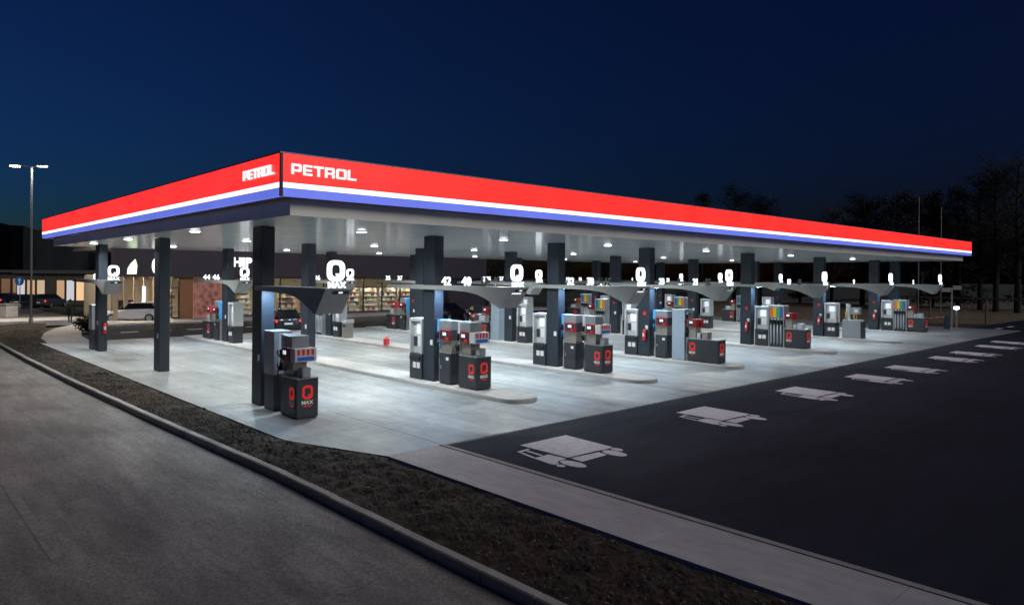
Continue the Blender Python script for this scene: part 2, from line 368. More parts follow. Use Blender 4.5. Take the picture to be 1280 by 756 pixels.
# curved footpath at the far left corner of the forecourt
pth = MB()
ctr = [(8.2, 43.9), (8.5, 47.5), (9.3, 51.5), (10.6, 55.5), (12.6, 59.5), (15.5, 63.0)]
for k in range(len(ctr) - 1):
    (ax, ay), (bx, by) = ctr[k], ctr[k + 1]
    pth.quad([(ax - 0.9, ay, 0.012), (ax + 1.1, ay, 0.012), (bx + 1.1, by, 0.012), (bx - 0.9, by, 0.012)])
struct(pth.build('footpath', M_WALK))
struct(B(-6.0, 13.4, 63.0, 67.5, -0.3, 0.12).build('far_pavement', M_WALK, bevel=0.02))
sheet('car_park', [(-60, 67.5), (13.5, 67.5), (13.5, 120), (-60, 120)], -0.05, M_ROAD)
# white bars on the far asphalt
for k in range(6):
    o = B(12.2 + k * 2.0, 13.2 + k * 2.0, 49.4, 49.9, -0.029, -0.024).build('give_way_bar', M_WHITE_PAINT); o['kind'] = 'structure'
for k in range(3):
    o = B(60.8 + k * 3.4, 62.2 + k * 3.4, 14.6, 14.95, -0.029, -0.024).build('give_way_bar', M_WHITE_PAINT); o['kind'] = 'structure'

# soil bank between kerb and forecourt
def soil_edge(y):
    if y < 12.4: return 7.955
    if y < 44: return FX0(y)
    return 7.3 + (y - 44) * 0.16
def soil():
    b = MB(); ny = 900; nx = 34; y0, y1 = -10.0, 62.0
    for j in range(ny + 1):
        t = j / ny; y = y0 + (y1 - y0) * (t ** 1.25)
        xa = kerb_x(y) + 0.15; xb = soil_edge(y) + 0.03
        for i in range(nx + 1):
            s = i / nx; x = xa + (xb - xa) * s
            prof = -0.13 + 0.11 * (s * s * (3 - 2 * s)) + 0.05 * math.sin(PI * s)
            e = min(1, 6 * s, 6 * (1 - s))
            n = noise.fractal((x * 3, y * 3, 0.3), 1.0, 2.0, 5) * 0.065 + noise.noise((x * 14, y * 14, 2)) * 0.024
            b.v.append((x, y, prof - 0.02 * (1 - e) + n * (0.25 + 0.75 * e) - (0.02 if i in (0, nx) else 0)))
    for j in range(ny):
        for i in range(nx):
            a = j * (nx + 1) + i; b.f.append((a, a + 1, a + nx + 2, a + nx + 1))
    o = b.build('soil_bank', M_SOIL, smooth=False); struct(o)
    # loose clods and chaff
    c = MB()
    for k in range(9000):
        y = -4 + 34 * random.random() ** 1.5; s = random.uniform(0.04, 0.96); xa = kerb_x(y) + 0.15; x = xa + (soil_edge(y) - xa) * s
        z = -0.13 + 0.11 * (s * s * (3 - 2 * s)) + 0.05 * math.sin(PI * s)
        r = random.uniform(0.006, 0.022) * (2.4 if random.random() < 0.05 else 1)
        i = len(c.v)
        for d in ((1, 0, 0), (-1, 0, 0), (0, 1, 0), (0, -1, 0), (0, 0, 1), (0, 0, -0.6)):
            q = random.uniform(0.6, 1.3) * r; c.v.append((x + d[0] * q, y + d[1] * q, z + 0.012 + d[2] * q))
        c.f += [(i, i + 2, i + 4), (i + 2, i + 1, i + 4), (i + 1, i + 3, i + 4), (i + 3, i, i + 4), (i + 2, i, i + 5), (i + 1, i + 2, i + 5), (i + 3, i + 1, i + 5), (i, i + 3, i + 5)]
    o = c.build('soil_clods', mat('soil clod', (0.036, 0.025, 0.016), 0.95, 0, 0.5, 3)); tag(o, 'loose brown clods and chaff on the bare soil bank', 'soil', kind='stuff')
    c = MB()
    for k in range(1500):
        y = 1 + 26 * random.random() ** 1.3; s = random.uniform(0.05, 0.95); xa = kerb_x(y) + 0.15; x = xa + (soil_edge(y) - xa) * s
        z = -0.11 + 0.11 * (s * s * (3 - 2 * s)) + 0.05 * math.sin(PI * s)
        a = random.uniform(0, 2 * PI); l = random.uniform(0.015, 0.06); h = random.uniform(0.0, 0.03)
        dx, dy = math.cos(a) * l, math.sin(a) * l
        c.quad([(x, y, z), (x + 0.006, y, z + 0.004), (x + dx + 0.006, y + dy, z + h + 0.004), (x + dx, y + dy, z + h)])
    o = c.build('straw', mat('dry straw', (0.26, 0.20, 0.11), 0.9, 0, 0.4, 5)); tag(o, 'bits of dry straw scattered on the soil bank', 'straw', kind='stuff')
soil()
def tufts():
    c = MB(); rr = random.Random(11)
    for k in range(260):
        y = rr.uniform(14, 44) if rr.random() < 0.8 else rr.uniform(3, 14); s = rr.uniform(0.08, 0.92); xa = kerb_x(y) + 0.15; x0 = xa + (soil_edge(y) - xa) * s
        z = -0.13 + 0.11 * (s * s * (3 - 2 * s)) + 0.05 * math.sin(PI * s)
        for q in range(rr.randrange(5, 12)):
            a = rr.uniform(0, 2 * PI); l = rr.uniform(0.02, 0.07); h = rr.uniform(0.03, 0.10); x, y2 = x0 + rr.gauss(0, 0.05), y + rr.gauss(0, 0.05)
            c.quad([(x - 0.004, y2, z), (x + 0.004, y2, z), (x + math.cos(a) * l, y2 + math.sin(a) * l, z + h)])
    o = c.build('grass_tufts', mat('pale grass', (0.085, 0.085, 0.04), 0.9, 0, 0.4, 5)); tag(o, 'thin tufts of grass sprouting on the soil bank', 'grass', kind='stuff')
tufts()

# truck pictograms painted on the asphalt, one per lane
def truck_icon():
    t = thing('truck_pictogram')
    z0, z1 = -0.027, -0.0235
    def p(name, poly):
        a = sum(poly[k][0] * poly[(k + 1) % len(poly)][1] - poly[(k + 1) % len(poly)][0] * poly[k][1] for k in range(len(poly)))
        if a < 0: poly = poly[::-1]
        b = MB(); b.prism(poly, lambda q: (q[0], q[1], z0), lambda q: (q[0], q[1], z1)); b.build(name, M_WHITE_PAINT, t)
    def ell(name, cx, cy, rx, ry, n=20): p(name, [(cx + rx * math.cos(2 * PI * k / n), cy + ry * math.sin(2 * PI * k / n)) for k in range(n)])
    p('cargo_box', [(-0.06, 1.03), (1.44, 1.05), (1.36, -0.42), (1.18, -0.46), (0.96, -0.43), (0.71, -0.41), (-0.05, -0.40)])
    p('chassis', [(-0.04, -0.47), (0.78, -0.52), (0.74, -0.78), (-0.07, -0.81)])
    p('cab', [(-0.62, 0.02), (-0.17, 0.05), (-0.14, -0.24), (-0.14, -0.44), (-0.32, -0.44), (-0.47, -0.50), (-0.52, -0.60), (-0.66, -0.61), (-0.68, -0.50)])
    p('window_bar', [(-0.52, 0.64), (-0.15, 0.68), (-0.15, 0.62), (-0.52, 0.55)])
    p('window_bar', [(-0.53, 0.53), (-0.47, 0.53), (-0.56, 0.04), (-0.63, 0.04)])
    p('window_bar', [(-0.33, 0.56), (-0.27, 0.57), (-0.30, 0.08), (-0.37, 0.08)])
    ell('wheel', 0.97, -0.80, 0.17, 0.31); ell('wheel', -0.33, -0.80, 0.16, 0.33)
    ell('bumper', 1.27, -0.62, 0.10, 0.15); ell('bumper', -0.62, -0.74, 0.08, 0.10)
    return t
tp = truck_icon()
TR = [(10.84, 10.36, 1), (16.72, 10.30, .96), (22.45, 10.33, .95), (27.75, 10.25, .84), (32.0, 10.34, .84), (37.6, 10.4, .84), (41.2, 10.5, .84), (46.4, 10.7, .84), (50.4, 10.9, .84)]
ordn = ['nearest', 'second', 'third', 'fourth', 'fifth', 'sixth', 'seventh', 'eighth', 'farthest']
for k, (x, y, sx) in enumerate(TR):
    o = tp if k == 0 else copy_tree(tp)
    o.location = (x, y, 0); o.scale.x = sx
    tag(o, f'white painted truck pictogram on dark asphalt, {ordn[k]} of the row' if k in (0, 8) else f'white painted truck pictogram on dark asphalt, {ordn[k]} from the pavement', 'road marking', 'truck pictograms along the lane entrances')

# ------------------------------------------------------------------ canopy
CX0, CX1, CY0, CY1 = 6.83, 58.3, 14.96, 42.6
ZB, ZW0, ZW1, ZT, ZC = 5.44, 5.63, 5.745, 6.38, 5.07
XS = [8.52, 14.53, 20.6, 26.6, 35.7, 44.6, 53.5]; YS = [19.74, 28.95, 38.16]
can = thing('petrol_canopy', (0, 0, 0), 0, 'huge flat filling station canopy with lit red, white and blue edge on dark columns', 'canopy')
def edge(name, z0, z1, m, proud=0.0):
    p = proud; t = 0.12
    # four butted strips: front, back, left, right
    for nm, (x0, x1, y0, y1) in (('front', (CX0 - p + t, CX1 + p, CY0 - p, CY0 - p + t)), ('back', (CX0 - p + t, CX1 + p, CY1 + p - t, CY1 + p)), ('left', (CX0 - p, CX0 - p + t, CY0 - p, CY1 + p)), ('right', (CX1 + p - t, CX1 + p, CY0 - p + t, CY1 + p - t))):
        b = B(x0, x1, y0, y1, z0, z1)
        yield nm, b.build(name, m, can)
FA = {}
for nm, o in edge('red_fascia', ZW1, ZT, E_RED): FA[nm] = o
for nm, o in edge('white_stripe', ZW0 + 0.001, ZW1 - 0.001, E_WHITE, 0.004): pass
for nm, o in edge('blue_stripe', ZB, ZW0, E_BLUE): pass
M_CORN = mat('corner joint', (0.03, 0.004, 0.01), 0.4)
B(CX0 - 0.012, CX0 + 0.05, CY0 - 0.012, CY0 + 0.05, ZB - 0.01, ZT + 0.02).build('corner_joint', M_CORN, can)
for (x0, x1, y0, y1) in ((CX0 - 0.02, CX1 + 0.02, CY0 - 0.02, CY0 + 0.2), (CX0 - 0.02, CX1 + 0.02, CY1 - 0.2, CY1 + 0.02), (CX0 - 0.02, CX0 + 0.2, CY0 + 0.2, CY1 - 0.2), (CX1 - 0.2, CX1 + 0.02, CY0 + 0.2, CY1 - 0.2)):
    B(x0, x1, y0, y1, ZT + 0.001, ZT + 0.035).build('coping', mat('coping', (0.30, 0.22, 0.22), 0.45, 0.3), can)
B(CX0 + 0.2, CX1 - 0.2, CY0 + 0.2, CY1 - 0.2, ZT - 0.25, ZT - 0.15).build('roof', M_ROOF, can)
IN = 0.42
# soffit ring (dark), then the trim drop and the ceiling
for (x0, x1, y0, y1) in ((CX0 + 0.12, CX1 - 0.12, CY0 + 0.12, CY0 + IN), (CX0 + 0.12, CX1 - 0.12, CY1 - IN, CY1 - 0.12), (CX0 + 0.12, CX0 + IN, CY0 + IN, CY1 - IN), (CX1 - IN, CX1 - 0.12, CY0 + IN, CY1 - IN)):
    B(x0, x1, y0, y1, ZB + 0.005, ZB + 0.06).build('soffit', M_SOFFIT, can)
t_ = 0.03
B(CX0 + IN, CX1 - IN, CY0 + IN, CY0 + IN + t_, ZC - 0.012, ZB + 0.004).build('edge_trim', M_TRIM, can)
B(CX0 + IN, CX1 - IN, CY1 - IN - t_, CY1 - IN, ZC - 0.012, ZB + 0.004).build('edge_trim', M_TRIM, can)
B(CX0 + IN, CX0 + IN + t_, CY0 + IN + t_, CY1 - IN - t_, ZC - 0.012, ZB + 0.004).build('edge_trim', M_TRIM, can)
B(CX1 - IN - t_, CX1 - IN, CY0 + IN + t_, CY1 - IN - t_, ZC - 0.012, ZB + 0.004).build('edge_trim', M_TRIM, can)
# ceiling: long metal panels with open joints
pw = 0.6; y = CY0 + IN + t_; xm = (CX0 + CX1) / 2
while y < CY1 - IN - t_ - 0.05:
    y2 = min(y + pw, CY1 - IN - t_); d1, d2 = random.uniform(-0.001, 0.001), random.uniform(-0.001, 0.001)
    b = MB(); xa, xb = CX0 + IN + t_, CX1 - IN - t_
    n = 12
    for k in range(n + 1):
        x = xa + (xb - xa) * k / n; w_ = random.uniform(-0.0006, 0.0006)
        b.v += [(x, y + 0.003, ZC + d1 + w_), (x, y2 - 0.003, ZC + d2 + w_)]
    for k in range(n): b.f.append((2 * k, 2 * k + 1, 2 * k + 3, 2 * k + 2))
    b.build('ceiling_panel', M_CEIL, can); y = y2
B(CX0 + IN + 0.02, CX1 - IN - 0.02, CY0 + IN + 0.02, CY1 - IN - 0.02, ZC + 0.06, ZC + 0.08).build('ceiling_backing', M_BLACK, can)
# PETROL lettering, one mesh per letter
G_ = {'P': (1.05, [(0, 0, .22, 1), (.22, .80, .95, 1), (.22, .28, .95, .46), (.80, .46, 1.05, .80), (.95, .80, 1.0, .95), (.95, .32, 1.0, .46)]),
      'E': (.95, [(0, 0, .22, 1), (.22, .81, .95, 1), (.22, .41, .90, .59), (.22, 0, .95, .19)]),
      'T': (1.05, [(0, .80, 1.05, 1), (.41, 0, .64, .80)]),
      'R': (1.08, [(0, 0, .22, 1), (.22, .80, .97, 1), (.22, .33, .97, .50), (.82, .50, 1.05, .80), (.97, .80, 1.02, .95), (.82, 0, 1.05, .33)]),
      'O': (1.15, [(.10, .81, 1.05, 1), (.10, 0, 1.05, .19), (0, .10, .10, .90), (.10, .19, .23, .81), (.92, .19, 1.05, .81), (1.05, .10, 1.15, .90)]),
      'L': (.95, [(0, 0, .22, 1), (.22, 0, .95, .19)])}
def petrol(fnpos, width, height, parent):
    tot = sum(G_[c][0] for c in 'PETROL') + 5 * 0.20; k = width / tot; x = 0
    for c in 'PETROL':
        b = MB()
        for (x0, z0, x1, z1) in G_[c][1]:
            q = [(x + x0) * k, (x + x1) * k]; p0, p1 = fnpos(q[0], z0 * height, 0), fnpos(q[1], z1 * height, 0.04)
            b.box(min(p0[0], p1[0]), max(p0[0], p1[0]), min(p0[1], p1[1]), max(p0[1], p1[1]), min(p0[2], p1[2]), max(p0[2], p1[2]))
        b.build('letter', E_LETTER, parent); x += G_[c][0] + 0.20
petrol(lambda s, z, d: (7.07 + s, CY0 - 0.004 - d, 5.94 + z), 1.62, 0.235, FA['front'])
petrol(lambda s, z, d: (CX0 - 0.004 - d, 16.97 - s, 5.945 + z), 1.70, 0.225, FA['left'])
# columns
colme = B(-0.19, 0.19, -0.32, 0.32, 0, ZC - 0.016).mesh('column', M_COLUMN, 0.012)
stick = B(-0.196, -0.191, -0.07, 0.07, -0.09, 0.09).mesh('sticker', M_WHITE)
stickr = B(-0.196, -0.191, -0.08, 0.08, -0.08, 0.08).mesh('sticker', M_RED)
colpos = [(x, y) for y in YS for x in XS] + [(57.45, YS[0]), (57.45, YS[1])]
for (x, y) in colpos:
    z = 0.0 if x < 9 else 0.12
    c = inst(colme, 'column', can, (x, y, z)); c.scale.z = (ZC - 0.014 - z) / (ZC - 0.016)
    inst(stick, 'sticker', c, (0, -0.16, 1.35))
    if x > 25: inst(stickr, 'sticker', c, (0, -0.05, 2.0))
# ceiling lights
housing = MB().cyl((0, 0, -0.03), 0.19, 0.03, 20, r2=0.20).mesh('rim', M_WHITE); lens = MB().cyl((0, 0, -0.045), 0.13, 0.016, 20, r2=0.16).mesh('lens', E_LENS)
ld = bpy.data.lights.new('downlight', 'AREA'); ld.shape = 'DISK'; ld.size = 0.32; ld.energy = 240; ld.color = (0.96, 1.0, 0.97); ld.spread = math.radians(155)
ld2 = ld.copy(); ld2.energy = 130
LX = [11.5, 17.45, 23.4, 31.0, 40.0, 48.8]; LY = [19.4, 28.3, 37.4]
for x, y in [(x, y) for x in LX for y in LY] + [(7.85, 23.4), (7.85, 31.0), (7.85, 36.6)]:
    if True:
        t = thing('ceiling_light', (x, y, ZC), 0, 'small round white lamp set in the canopy ceiling between the pump lanes' if x > 8 else 'round white lamp in the canopy ceiling along its left edge', 'ceiling light', 'round lamps in the canopy ceiling')
        inst(housing, 'rim', t); inst(lens, 'lens', t)
        l = bpy.data.objects.new('light_source', ld if x > 8 else ld2); COL.objects.link(l); l.parent = t; l.location = (0, 0, -0.05)

# ------------------------------------------------------------------ pump islands
def island(x, y0, y1):
    n = 8; w_ = 0.62; out = []
    pts = [(x + w_ * math.cos(PI + k * PI / n), y0 + w_ + w_ * math.sin(PI + k * PI / n)) for k in range(n + 1)] + [(x + w_, y1), (x - w_, y1)]
    b = MB()
    top = [(px + (0.025 if px < x else -0.025), py + (0.02 if py < y0 + w_ else 0)) for px, py in pts]
    m_ = len(pts); b.v += [(p[0], p[1], -0.02) for p in pts] + [(p[0], p[1], 0.10) for p in pts] + [(p[0], p[1], 0.12) for p in top]
    for k in range(m_):
        q = (k + 1) % m_; b.f += [(k, q, m_ + q, m_ + k), (m_ + k, m_ + q, 2 * m_ + q, 2 * m_ + k)]
    b.f.append(tuple(2 * m_ + k for k in range(m_)))
    o = b.build('pump_island', M_WALK); return struct(o)
for x in XS[1:]: island(x, 14.92, 43.2)

# ------------------------------------------------------------------ forecourt equipment (local: y along the island, -y the near end, base at z = 0)
qlogo = q_mesh('logo', 0.30, 0.36, 0.065, 0.006, E_LOGO)
maxsmall = text_mesh('MAX', 0.13, 0.006, M_WHITE, 0.006, 1.1)
bar_s = B(-0.11, 0.11, -0.003, 0.003, 0, 0.03).mesh('logo_bar', E_LOGO)
def logo(parent, face, x, y, z, s=1.0):
    rz = {'-y': 0, '-x': -PI / 2, '+x': PI / 2}[face]
    for me, dz in ((qlogo, 0.22), (maxsmall, 0.09), (bar_s, 0.03)):
        o = inst(me, me.name.split('.')[0] if me is not maxsmall else 'logo_lettering', parent, (x, y, z + dz * s), rz); o.scale = (s, 1, s)
def make_terminal():
    t = thing('payment_terminal')
    B(-0.25, 0.25, -0.36, 0.36, 0.0, 0.88).build('base', M_DARK, t, 0.012)
    sh = MB()
    sh.box(-0.26, 0.26, -0.37, -0.30, 0.882, 2.10); sh.box(-0.26, 0.26, 0.30, 0.37, 0.882, 2.10)
    sh.box(-0.26, 0.26, -0.299, 0.299, 2.0, 2.10); sh.box(-0.10, 0.10, -0.299, 0.299, 0.882, 1.999)
    sh.build('housing', M_PALE, t)
    for s in (-1, 1):
        x0, x1 = sorted((s * 0.12, s * 0.102))
        B(x0, x1, -0.20, 0.12, 1.55, 1.90).build('screen', E_SCREEN, t)
        B(x0, x1, -0.22, 0.05, 1.12, 1.48).build('notice', M_WHITE, t)
        B(*sorted((s * 0.14, s * 0.102)), 0.10, 0.26, 1.12, 1.45).build('keypad', M_DARK, t)
        B(*sorted((s * 0.31, s * 0.252)), -0.30, 0.30, 0.66, 0.80).build('tray', M_BLACK, t, 0.01)
        for dy in (-0.17, 0.06): B(*sorted((s * 0.255, s * 0.251)), dy - 0.09, dy + 0.09, 0.38, 0.58).build('sticker', M_WHITE, t)
    return t
def nozzle(parent, x, y, z, s, m=M_BLACK):
    b = MB(); b.box(x - 0.03, x + 0.03, y - 0.035, y + 0.035, z - 0.12, z + 0.10); b.tube([(x + s * 0.02, y, z - 0.1), (x + s * 0.09, y, z - 0.02), (x + s * 0.10, y, z + 0.08)], 0.018)
    return b.build('nozzle', m, parent)
def make_dispenser(kind='A'):
    t = thing('fuel_dispenser')
    L0, L1 = (-0.31, 0.31) if kind == 'A' else (-0.46, 0.46)
    ub0 = -0.31 if kind == 'A' else -0.05           # upper body starts here
    W = 0.25 if kind == 'A' else 0.30
    cab = B(-W, W, L0, L1, 0.03, 1.02).build('cabinet', M_DARK, t, 0.012)
    B(-W + 0.04, W - 0.04, L0 + 0.04, L1 - 0.02, 0, 0.03).build('plinth', M_BLACK, t)
    for s in (-1, 1):
        dr_ = B(*sorted((s * W, s * (W + 0.006))), L0 + 0.05, L1 - 0.05, 0.10, 0.96).build('service_door', M_DARK, t)
        if kind == 'A':
            B(*sorted((s * (W + 0.0065), s * (W + 0.010)), ), L0 + 0.10, L0 + 0.24, 0.80, 0.90).build('sticker', M_WHITE, dr_); B(*sorted((s * (W + 0.0065), s * (W + 0.018))), L1 - 0.12, L1 - 0.09, 0.5, 0.62).build('handle', M_SILVER, dr_)
    B(-W - 0.004, W + 0.004, L0 - 0.004, L1 + 0.002, 1.021, 1.045).build('top_plate', M_GREY, t)
    B(-0.19, 0.19, ub0 + 0.03, L1 - 0.002, 1.046, 1.46).build('recess_panel', M_TAN, t)
    B(-0.24, 0.24, ub0, L1, 1.80, 2.10).build('head', M_GREY, t, 0.01)
    B(-0.21, 0.21, ub0 + 0.02, L1 - 0.002, 1.461, 1.799).build('neck', M_DARK, t)
    for s in (-1, 1):
        x0, x1 = sorted((s * 0.21, s * 0.32))
        f = B(x0, x1, ub0 - 0.02, L1 - 0.08, 1.44, 1.80).build('display_frame', mat('dark red frame', (0.34, 0.014, 0.02), 0.4, 0, 0.06, 6), t, 0.008)
        B(*sorted((s * 0.321, s * 0.326)), ub0 + 0.03, L1 - 0.13, 1.49, 1.76).build('display', M_BLACK, f)
        B(*sorted((s * 0.327, s * 0.331)), ub0 + 0.16, ub0 + 0.34, 1.62, 1.72).build('price_readout', E_SCREEN, f)
        B(*sorted((s * 0.327, s * 0.331)), ub0 + 0.07, ub0 + 0.18, 1.50, 1.57).build('badge', M_RED, f)
    # strip with the hoses at the column side
    B(-0.16, 0.16, L1 + 0.002, L1 + 0.13, 0.0, 1.15).build('side_strip', M_SILVER, t, 0.008)
    hp = B(-0.24, 0.24, L1 + 0.002, L1 + 0.14, 1.152, 2.12).build('hose_panel', M_BLUE if kind == 'A' else M_PALE, t, 0.008)
    for s in (-1, 1):
        nozzle(t, s * 0.27, L1 + 0.07, 1.62, s); nozzle(t, s * 0.27, L1 + 0.07, 1.28, s)
        MB().tube([(s * 0.26, L1 + 0.05, 1.55), (s * 0.36, L1 + 0.05, 1.1), (s * 0.34, L1 + 0.06, 0.5), (s * 0.24, L1 + 0.07, 0.35), (s * 0.19, L1 + 0.09, 0.9)], 0.016).build('hose', M_BLACK, t, smooth=True)
    if kind == 'B':
        dh = B(-0.30, 0.30, ub0 - 0.30, ub0 - 0.021, 1.45, 1.80).build('side_board', M_PALE, t, 0.008)
        for k in range(4): B(-0.24 + k * 0.13, -0.16 + k * 0.13, ub0 - 0.304, ub0 - 0.301, 1.62, 1.77).build('pictogram', M_RED, dh)
        B(-0.24, 0.23, ub0 - 0.304, ub0 - 0.301, 1.48, 1.58).build('blue_notice', M_DBLUE, dh)
        logo(cab, '-y', 0.0, L0 - 0.004, 0.28); logo(cab, '-x', -W - 0.0095, -0.20, 0.28, 0.9); logo(cab, '+x', W + 0.0095, -0.20, 0.28, 0.9)
        B(-0.12, 0.12, L0 + 0.05, L0 + 0.30, 1.046, 1.30).build('wiper_bucket', M_GREY, t, 0.02)
    return t
def make_slab():
    t = thing('tall_dispenser')
    b = B(-0.26, 0.26, -0.33, 0.33, 0.0, 2.18).build('body', M_BLUEGREY, t, 0.015)
    B(-0.27, 0.27, -0.34, 0.34, 2.181, 2.21).build('cap', M_PALE, t)
    B(-0.20, 0.20, -0.46, -0.332, 0.0, 2.10).build('hose_panel', M_GREY, t, 0.008)
    for s in (-1, 1):
        for k, z in enumerate((1.9, 1.65, 1.4, 1.15)): nozzle(t, s * 0.23, -0.40, z, s)
        MB().tube([(s * 0.24, -0.38, 1.5), (s * 0.34, -0.38, 1.0), (s * 0.33, -0.40, 0.4), (s * 0.22, -0.42, 0.3), (s * 0.205, -0.42, 0.8)], 0.016).build('hose', M_BLACK, t, smooth=True)
    return t
def make_multi():
    t = thing('multi_hose_dispenser')
    B(-0.22, 0.22, -0.39, 0.39, 0.0, 1.5).build('body', M_DARK, t, 0.01)
    hd = B(-0.24, 0.24, -0.39, 0.39, 1.502, 2.12).build('head', M_GREY, t, 0.01)
    for yy in (-0.415, 0.415): B(-0.26, 0.26, yy - 0.024, yy + 0.024, 0, 2.12).build('side_frame', M_SILVER, t, 0.008)
    B(-0.26, 0.26, -0.44, 0.44, 2.121, 2.17).build('cap', M_PALE, t)
    cols = [M_ORANGE, M_YEL, M_GREEN, M_DBLUE]
    for s in (-1, 1):
        for k in range(4):
            yy = 0.27 - k * 0.18
            B(*sorted((s * 0.246, s * 0.241)), yy - 0.082, yy + 0.082, 1.55, 2.07).build('fuel_panel', cols[k], hd)
            nozzle(t, s * 0.27, yy, 1.32, s)
            B(*sorted((s * 0.23, s * 0.221)), yy - 0.05, yy + 0.05, 1.38, 1.48).build('nozzle_badge', M_WHITE, t)
            MB().tube([(s * 0.27, yy, 1.22), (s * 0.29, yy - 0.02, 0.8), (s * 0.28, yy - 0.03, 0.25), (s * 0.25, yy + 0.04, 0.12), (s * 0.235, yy + 0.05, 0.6), (s * 0.23, yy + 0.05, 1.1)], 0.017).build('hose', M_HOSE, t, smooth=True)
    return t
def make_bench(length):
    """long low cabinet with a display arm above its inner end"""
    t = thing('service_cabinet'); h = length / 2
    cab = B(-0.30, 0.30, -h, h, 0.03, 0.96).build('cabinet', M_DARK, t, 0.012)
    B(-0.26, 0.26, -h + 0.04, h - 0.02, 0, 0.03).build('plinth', M_BLACK, t)
    B(-0.31, 0.31, -h - 0.01, h + 0.004, 0.961, 1.0).build('top_plate', M_SILVER, t, 0.005)
    B(-0.18, 0.18, h - 0.36, h, 1.002, 1.46).build('recess_panel', M_TAN, t)
    for s in (-1, 1):
        f = B(*sorted((s * 0.32, s * 0.05)), h - 0.42, h, 1.462, 1.80).build('display_frame', mat('dark red frame', (0.34, 0.014, 0.02), 0.4), t, 0.008)
        B(*sorted((s * 0.321, s * 0.325)), h - 0.36, h - 0.05, 1.52, 1.75).build('display', M_BLACK, f)
        B(*sorted((s * 0.326, s * 0.330)), h - 0.28, h - 0.12, 1.63, 1.72).build('price_readout', E_SCREEN, f)
    B(-0.16, 0.16, h - 0.92, h - 0.62, 1.002, 1.28).build('towel_box', M_PALE if length < 1.3 else M_TAN, t, 0.02)
    B(-0.20, 0.20, h - 0.60, h - 0.40, 1.002, 1.22).build('bucket', M_PALE, t, 0.02)
    logo(cab, '-y', 0.0, -h - 0.004, 0.26); logo(cab, '-x', -0.304, h - 0.26, 0.26, 0.95); logo(cab, '+x', 0.304, h - 0.26, 0.26, 0.95)
    return t
def make_tower():
    t = thing('pump_tower')
    B(-0.24, 0.24, -0.31, 0.31, 0.0, 0.98).build('base', M_DARK, t, 0.012)
    B(-0.26, 0.26, -0.32, 0.32, 0.982, 2.17).build('housing', M_GREY, t, 0.015)
    B(-0.12, 0.12, -0.33, -0.322, 1.02, 2.12).build('light_strip', M_SILVER, t)
    return t
def make_silver_box():
    t = thing('adblue_cabinet')
    b = MB(); prof = [(-0.55, 0), (0.55, 0), (0.55, 1.02), (0.45, 1.09), (-0.45, 1.12), (-0.55, 1.06)]
    b.prism(prof, lambda p: (0.30, p[0], p[1]), lambda p: (-0.30, p[0], p[1])); recalc(b.build('cabinet', M_GREY, t, 0.02))
    B(-0.305, 0.305, -0.62, -0.553, 0, 1.02).build('end_panel', M_DARK, t, 0.01)
    B(-0.10, 0.10, 0.18, 0.40, 1.09, 2.05).build('post', M_PALE, t, 0.01)
    B(-0.16, 0.16, -0.42, 0.175, 1.45, 1.85).build('display_box', M_GREY, t, 0.01)
    for s in (-1, 1):
        B(*sorted((s * 0.162, s * 0.166)), -0.34, -0.10, 1.55, 1.76).build('display', M_WHITE, t)
        MB().tube([(s * 0.12, 0.34, 1.7), (s * 0.22, 0.36, 1.5), (s * 0.20, 0.38, 1.2), (s * 0.12, 0.36, 1.1)], 0.03).build('hose', M_YEL, t, smooth=True)
        MB().tube([(s * 0.14, -0.10, 1.45), (s * 0.2, -0.12, 1.25), (s * 0.14, -0.12, 1.12)], 0.03).build('hose', M_YEL, t, smooth=True)
    return t
def make_bin():
    t = thing('litter_bin')
    B(-0.24, 0.24, -0.24, 0.24, 0, 0.86).build('body', M_TAN, t, 0.02)
    b = MB(); b.prism([(-0.26, 0.862), (0.26, 0.862), (0.26, 0.95), (-0.26, 1.08)], lambda p: (0.26, p[0], p[1]), lambda p: (-0.26, p[0], p[1])); recalc(b.build('lid', M_PALE, t))
    B(-0.245, -0.241, -0.15, 0.15, 0.62, 0.76).build('slot', M_BLACK, t)
    return t
def make_extinguisher():
    t = thing('fire_extinguisher')
    b = MB(); prof = [(0.075, 0), (0.08, 0.02), (0.08, 0.42), (0.06, 0.48), (0.025, 0.51)]
    n = 12
    for r, z in prof:
        for k in range(n): b.v.append((r * math.cos(2 * PI * k / n), r * math.sin(2 * PI * k / n), z))
    for j in range(len(prof) - 1):
        for k in range(n):
            q = (k + 1) % n; b.f.append((j * n + k, j * n + q, (j + 1) * n + q, (j + 1) * n + k))
    b.f.append(tuple(range(n - 1, -1, -1))); b.f.append(tuple((len(prof) - 1) * n + k for k in range(n)))
    b.build('cylinder', M_RED, t, smooth=True)
    MB().box(-0.02, 0.02, -0.05, 0.03, 0.51, 0.56).tube([(0, -0.05, 0.55), (0, -0.10, 0.57)], 0.01).build('valve', M_BLACK, t)
    MB().tube([(0, -0.03, 0.53), (-0.02, -0.12, 0.48), (-0.03, -0.11, 0.25)], 0.012).build('hose', M_BLACK, t)
    B(-0.084, -0.081, -0.05, 0.05, 0.18, 0.34).build('label_plate', M_WHITE, t)
    B(0.06, 0.10, -0.05, 0.05, 0.1, 0.4).build('bracket', M_BLACK, t)
    return t
PROTO = {}
